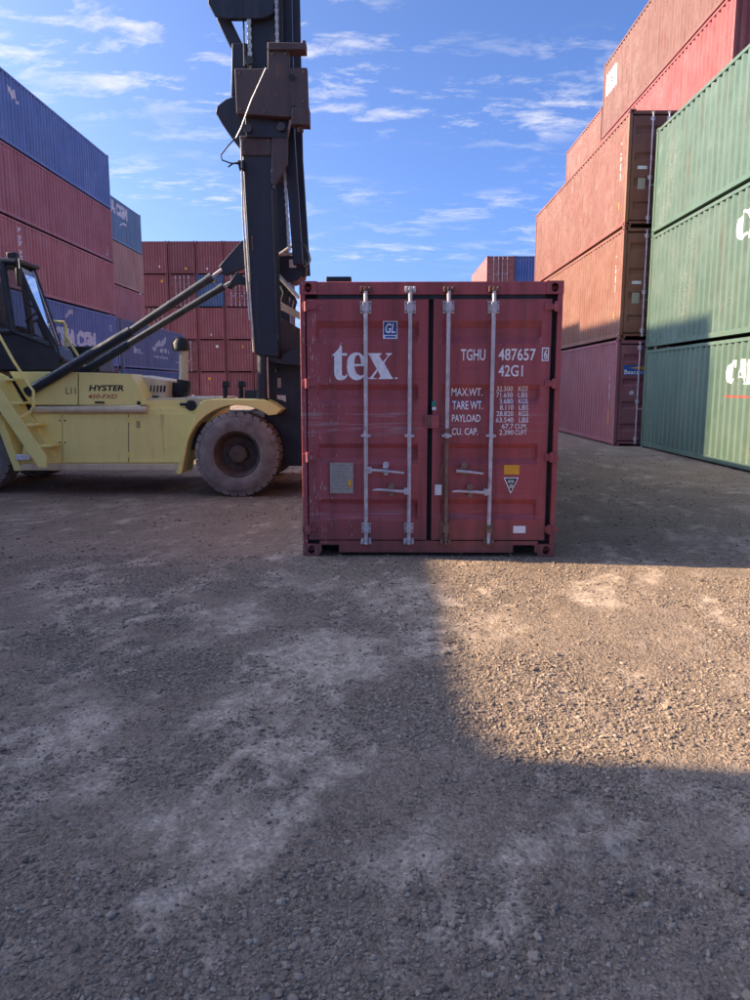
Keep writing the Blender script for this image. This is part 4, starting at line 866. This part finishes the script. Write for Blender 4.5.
# lettering on the hood
def hood_text(s, q0, q1, mat, par, bold=.0, shear=0., Y=YB - .016):
    V, Fc, _ = text2d(s, bold, shear); a, b_ = P(q0[0], q1[1], Y), P(q1[0], q0[1], Y)
    flat_print('lettering', V, Fc, lambda u, v: Vector((a.x + u * (b_.x - a.x), Y, a.z + v * (b_.z - a.z))) - FO, mat, par)
hood_text('HYSTER', (89, 385), (123.5, 391), M['black_print'], hoodB, .03, .2)
hood_text('450-FXD', (88, 394.2), (117, 398.5), M['red_print'], hoodB, .01, .3)
hood_text('L11', (66, 387.5), (75.5, 394), M['black_print'], hoodA, -.005, 0, YB - .005)
hood_text('030', (136.5, 421), (140, 428), M['black_print'], fork, 0, 0, YB - .031)

# ------------------------------------------------------------------ ground
def vnoise(x, y, s, seed):
    r = np.random.default_rng(seed).random((256, 256)); x = x / s + 1000.3; y = y / s + 1000.7
    xi, yi = np.floor(x).astype(int), np.floor(y).astype(int); fx, fy = x - xi, y - yi; fx = fx*fx*(3-2*fx); fy = fy*fy*(3-2*fy)
    g = lambda a, b: r[a % 256, b % 256]
    return (g(xi,yi)*(1-fx) + g(xi+1,yi)*fx)*(1-fy) + (g(xi,yi+1)*(1-fx) + g(xi+1,yi+1)*fx)*fy - .5
def height(x, y):
    near = np.clip((y - .3) / .8, 0, 1) * np.clip((7.0 - y) / .9, .22, 1) * np.clip((14 - np.abs(x)) / 8, 0.1, 1)
    far = np.clip((30 - y) / 20, 0, 1)
    h = .030 * vnoise(x, y, 1.3, 1) + .016 * vnoise(x, y, .42, 2) + .009 * vnoise(x, y, .15, 3) + .0045 * vnoise(x, y, .06, 4)
    for x0, k in ((-.62, -.27), (1.05, -.27)):         # lug prints of tyres that passed
        u = (x - x0 - k * (y - 2)) / 1.036; m = np.clip((.23 - np.abs(u)) / .03, 0, 1) * np.clip(vnoise(x, y, 1.1, 51) * 2.4 + .55, 0, 1)
        h = h + m * (.0045 * np.tanh(4 * np.sin(2 * np.pi * (y + np.abs(u) * .5) / .17)) - .004)
    return (h * near - .007) * far
DUST = [(onZ(400, 600), .45, .9, .7), (onZ(330, 660), .45, .8, .8), (onZ(300, 740), .5, .5, .75), (onZ(240, 840), .34, .42, .95), (onZ(175, 935), .28, .28, .9), (onZ(50, 745), .34, .42, 1.0), (onZ(470, 850), .45, .25, .6), (onZ(420, 960), .4, .2, .5), (onZ(560, 830), .4, .3, .45),
        (onZ(640, 690), .7, .3, .55), (onZ(520, 700), .35, .35, .5), (onZ(720, 610), .8, .6, .55), (onZ(560, 590), .7, .4, .35), (onZ(300, 560), .8, .8, .4), (onZ(130, 600), .9, .9, .35)]
def dust(x, y):
    d = np.zeros_like(x)
    wx_ = x + .35 * vnoise(x, y, .5, 21) + .12 * vnoise(x, y, .16, 22); wy_ = y + .35 * vnoise(x, y, .5, 23) + .12 * vnoise(x, y, .16, 24)
    for c, a, b, k in DUST: d = np.maximum(d, k * np.exp(-(((wx_ - c.x) / a)**2 + ((wy_ - c.y) / b)**2)))
    xr_, yr_ = x * .95 - y * .30, (x * .30 + y * .95) * .42
    d = .74 * d + .50 * vnoise(xr_, yr_, .35, 35) + .45 * vnoise(xr_, yr_, .12, 36)
    x, y = xr_ * 1.3, yr_ * 1.9
    d = d + .4 * vnoise(x, y, .9, 31) + .65 * vnoise(x, y, .24, 32) + .6 * vnoise(x, y, .08, 33) + .35 * vnoise(x, y, .045, 34)
    d = np.clip((d + .05) * 1.0, 0, .80); return d * d * (3 - 2 * d)
def axis(segs):
    out = [segs[0][0]]
    for a, b, st in segs:
        n = max(1, int(round((b - a) / st))); out += list(a + (b - a) * (np.arange(1, n + 1) / n))
    return np.array(out)
gx = axis([(-900,-60,60),(-60,-16,2),(-16,-4.2,.2),(-4.2,-2.2,.05),(-2.2,2.6,.022),(2.6,4.6,.05),(4.6,14,.2),(14,60,2),(60,900,60)])
gy = axis([(-300,-20,20),(-20,1.2,.8),(1.2,5.0,.02),(5.0,7.6,.032),(7.6,14,.09),(14,40,.5),(40,130,5),(130,1500,80)])
GXX, GYY = np.meshgrid(gx, gy); Z = height(GXX, GYY); nx, ny = len(gx), len(gy)
me = bpy.data.meshes.new('ground'); me.vertices.add(nx * ny)
me.vertices.foreach_set('co', np.stack([GXX, GYY, Z], -1).astype(np.float32).ravel())
ii = (np.arange(ny - 1)[:, None] * nx + np.arange(nx - 1)[None, :]).ravel()
quads = np.stack([ii, ii + 1, ii + nx + 1, ii + nx], -1).astype(np.int32); nq = len(quads)
me.loops.add(nq * 4); me.loops.foreach_set('vertex_index', quads.ravel()); me.polygons.add(nq)
me.polygons.foreach_set('loop_start', np.arange(0, nq * 4, 4, dtype=np.int32)); me.polygons.foreach_set('use_smooth', np.ones(nq, bool)); me.update(calc_edges=True)
att = me.attributes.new('dust', 'FLOAT', 'POINT'); att.data.foreach_set('value', dust(GXX, GYY).astype(np.float32).ravel())
mg = bpy.data.materials.new('gravelly_dirt')
def groundmat():
    nt, n, l, b = nodes(mg); g = n.new('ShaderNodeNewGeometry').outputs['Position']
    at = n.new('ShaderNodeAttribute'); at.attribute_name = 'dust'; du = at.outputs['Fac']
    fine = noise(n, l, g, 55, 6, .7); mid = noise(n, l, g, 9, 6, .65); big = noise(n, l, g, 1.1, 5, .6)
    c = mix(n, l, rng(n, l, mid, .3, .7), (.168, .119, .085), (.266, .191, .137))
    c = mix(n, l, rng(n, l, big, .35, .7, 0, .6), c, (.33, .238, .168))
    df = math2(n, l, 'MULTIPLY', math2(n, l, 'MULTIPLY', du, rng(n, l, fine, .25, .6, .45, 1)), rng(n, l, noise(n, l, g, 13, 4, .6), .35, .58, .35, 1.15))
    c = mix(n, l, df, c, (.53, .395, .290))
    vo = n.new('ShaderNodeTexVoronoi'); vo.inputs['Scale'].default_value = 75; vo.inputs['Randomness'].default_value = 1; l.new(g, vo.inputs['Vector'])
    vo2 = n.new('ShaderNodeTexVoronoi'); vo2.inputs['Scale'].default_value = 28; l.new(g, vo2.inputs['Vector'])
    sp_ = rng(n, l, vo.outputs['Color'], .1, .9, .72, 1.3)
    hs = n.new('ShaderNodeHueSaturation'); l.new(c, hs.inputs['Color']); l.new(sp_, hs.inputs['Value'])
    l.new(hs.outputs[0], b.inputs['Base Color']); b.inputs['Roughness'].default_value = .92; b.inputs['Specular IOR Level'].default_value = .2
    h1 = rng(n, l, vo.outputs['Distance'], .0, .6, 1, 0); h2 = rng(n, l, vo2.outputs['Distance'], .0, .5, 1, 0)
    inv = math2(n, l, 'SUBTRACT', 1.0, math2(n, l, 'MULTIPLY', du, .8))
    h = math2(n, l, 'ADD', math2(n, l, 'MULTIPLY', math2(n, l, 'ADD', math2(n, l, 'MULTIPLY', h1, .45), math2(n, l, 'MULTIPLY', h2, .55)), inv), math2(n, l, 'ADD', math2(n, l, 'MULTIPLY', fine, .55), math2(n, l, 'MULTIPLY', mid, .8)))
    bump(n, l, b, h, .9, .012)
groundmat(); me.materials.append(mg)
gr = bpy.data.objects.new('ground', me); COL.objects.link(gr); tag(gr, 'compacted brown grey dirt and gravel yard', 'ground', kind='structure')

# ------------------------------------------------------------------ loose gravel
def gravel(N, seed, y0, y1, smin, smax, ico, name, label, power=1.6):
    rg = np.random.default_rng(seed)
    m = N * 6; u = rg.random(m)
    yy = y0 * (y1 / y0) ** u if power else y0 + (y1 - y0) * u
    xx = (rg.random(m) - .5) * 2 * (yy * .56 + .35)
    d = dust(xx, yy); cl = vnoise(xx, yy, .5, 41) + .6 * vnoise(xx, yy, .17, 42) + .5
    keep = rg.random(m) < np.clip((1 - 1.05 * d) * np.clip(cl * 1.9 - .4, .05, 1), .02, 1)
    xx, yy = xx[keep][:N], yy[keep][:N]; n = len(xx)
    bm = bmesh.new(); bmesh.ops.create_icosphere(bm, subdivisions=ico, radius=1)
    bm.verts.ensure_lookup_table(); bv = np.array([v.co[:] for v in bm.verts]); bf = np.array([[v.index for v in f.verts] for f in bm.faces]); bm.free()
    nv, nf = len(bv), len(bf)
    s = smin * (smax / smin) ** (rg.random(n) ** 3.2)
    ax = np.stack([rg.uniform(.6, 1.5, n), rg.uniform(.6, 1.5, n), rg.uniform(.4, .85, n)], -1)
    jit = 1 + rg.uniform(-.34, .34, (n, nv)) * (1.0 if ico == 1 else .7)
    V = bv[None] * jit[..., None] * ax[:, None, :] * s[:, None, None]
    a = rg.random(n) * 2 * np.pi; ca, sa = np.cos(a)[:, None], np.sin(a)[:, None]
    tl = rg.uniform(-.4, .4, n); ct, st_ = np.cos(tl)[:, None], np.sin(tl)[:, None]
    X, Yv, Zv = V[..., 0], V[..., 1], V[..., 2]; X, Zv = X * ct - Zv * st_, X * st_ + Zv * ct; X, Yv = X * ca - Yv * sa, X * sa + Yv * ca
    V = np.stack([X + xx[:, None], Yv + yy[:, None], Zv + (height(xx, yy) + s * ax[:, 2] * .35)[:, None]], -1)
    me = bpy.data.meshes.new(name); me.vertices.add(n * nv); me.vertices.foreach_set('co', V.astype(np.float32).ravel())
    FF = (bf[None] + (np.arange(n) * nv)[:, None, None]).astype(np.int32); tot = n * nf
    me.loops.add(tot * 3); me.loops.foreach_set('vertex_index', FF.ravel()); me.polygons.add(tot)
    me.polygons.foreach_set('loop_start', np.arange(0, tot * 3, 3, dtype=np.int32)); me.polygons.foreach_set('use_smooth', np.full(tot, False)); me.update(calc_edges=True)
    at = me.attributes.new('tint', 'FLOAT', 'POINT'); at.data.foreach_set('value', np.repeat(rg.random(n), nv).astype(np.float32))
    me.materials.append(M['stone']); o = bpy.data.objects.new(name, me); COL.objects.link(o); return tag(o, label, 'gravel', kind='stuff')
M['stone'] = bpy.data.materials.new('dusty_stone')
def stonemat():
    nt, n, l, b = nodes(M['stone']); g = n.new('ShaderNodeNewGeometry').outputs['Position']
    at = n.new('ShaderNodeAttribute'); at.attribute_name = 'tint'
    rp = n.new('ShaderNodeValToRGB'); l.new(at.outputs['Fac'], rp.inputs[0]); e = rp.color_ramp.elements
    e[0].position = 0; e[0].color = (.12, .086, .064, 1); e[1].position = 1; e[1].color = (.42, .335, .255, 1)
    q = e.new(.55); q.color = (.25, .182, .132, 1); q = e.new(.9); q.color = (.36, .265, .188, 1)
    v = noise(n, l, g, 90, 4, .6); c = mix(n, l, rng(n, l, v, .35, .7, 0, .5), rp.outputs[0], (.315, .234, .172))
    l.new(c, b.inputs['Base Color']); b.inputs['Roughness'].default_value = .85; b.inputs['Specular IOR Level'].default_value = .25
    bump(n, l, b, v, .4, .003)
stonemat()
gravel(44000, 5, 1.5, 7.1, .0024, .0085, 1, 'gravel', 'fine loose gravel scattered over the dirt in the foreground')
gravel(3400, 6, 1.5, 7.2, .006, .016, 2, 'pebbles', 'larger rounded pebbles lying in patches in the foreground')
gravel(38000, 9, 2.6, 7.15, .0042, .012, 1, 'gravel', 'loose gravel in and around the sunlit patch of ground', power=0)
gravel(9000, 8, 7.0, 19, .006, .02, 1, 'gravel', 'coarse loose gravel around the containers and forklift', power=0)
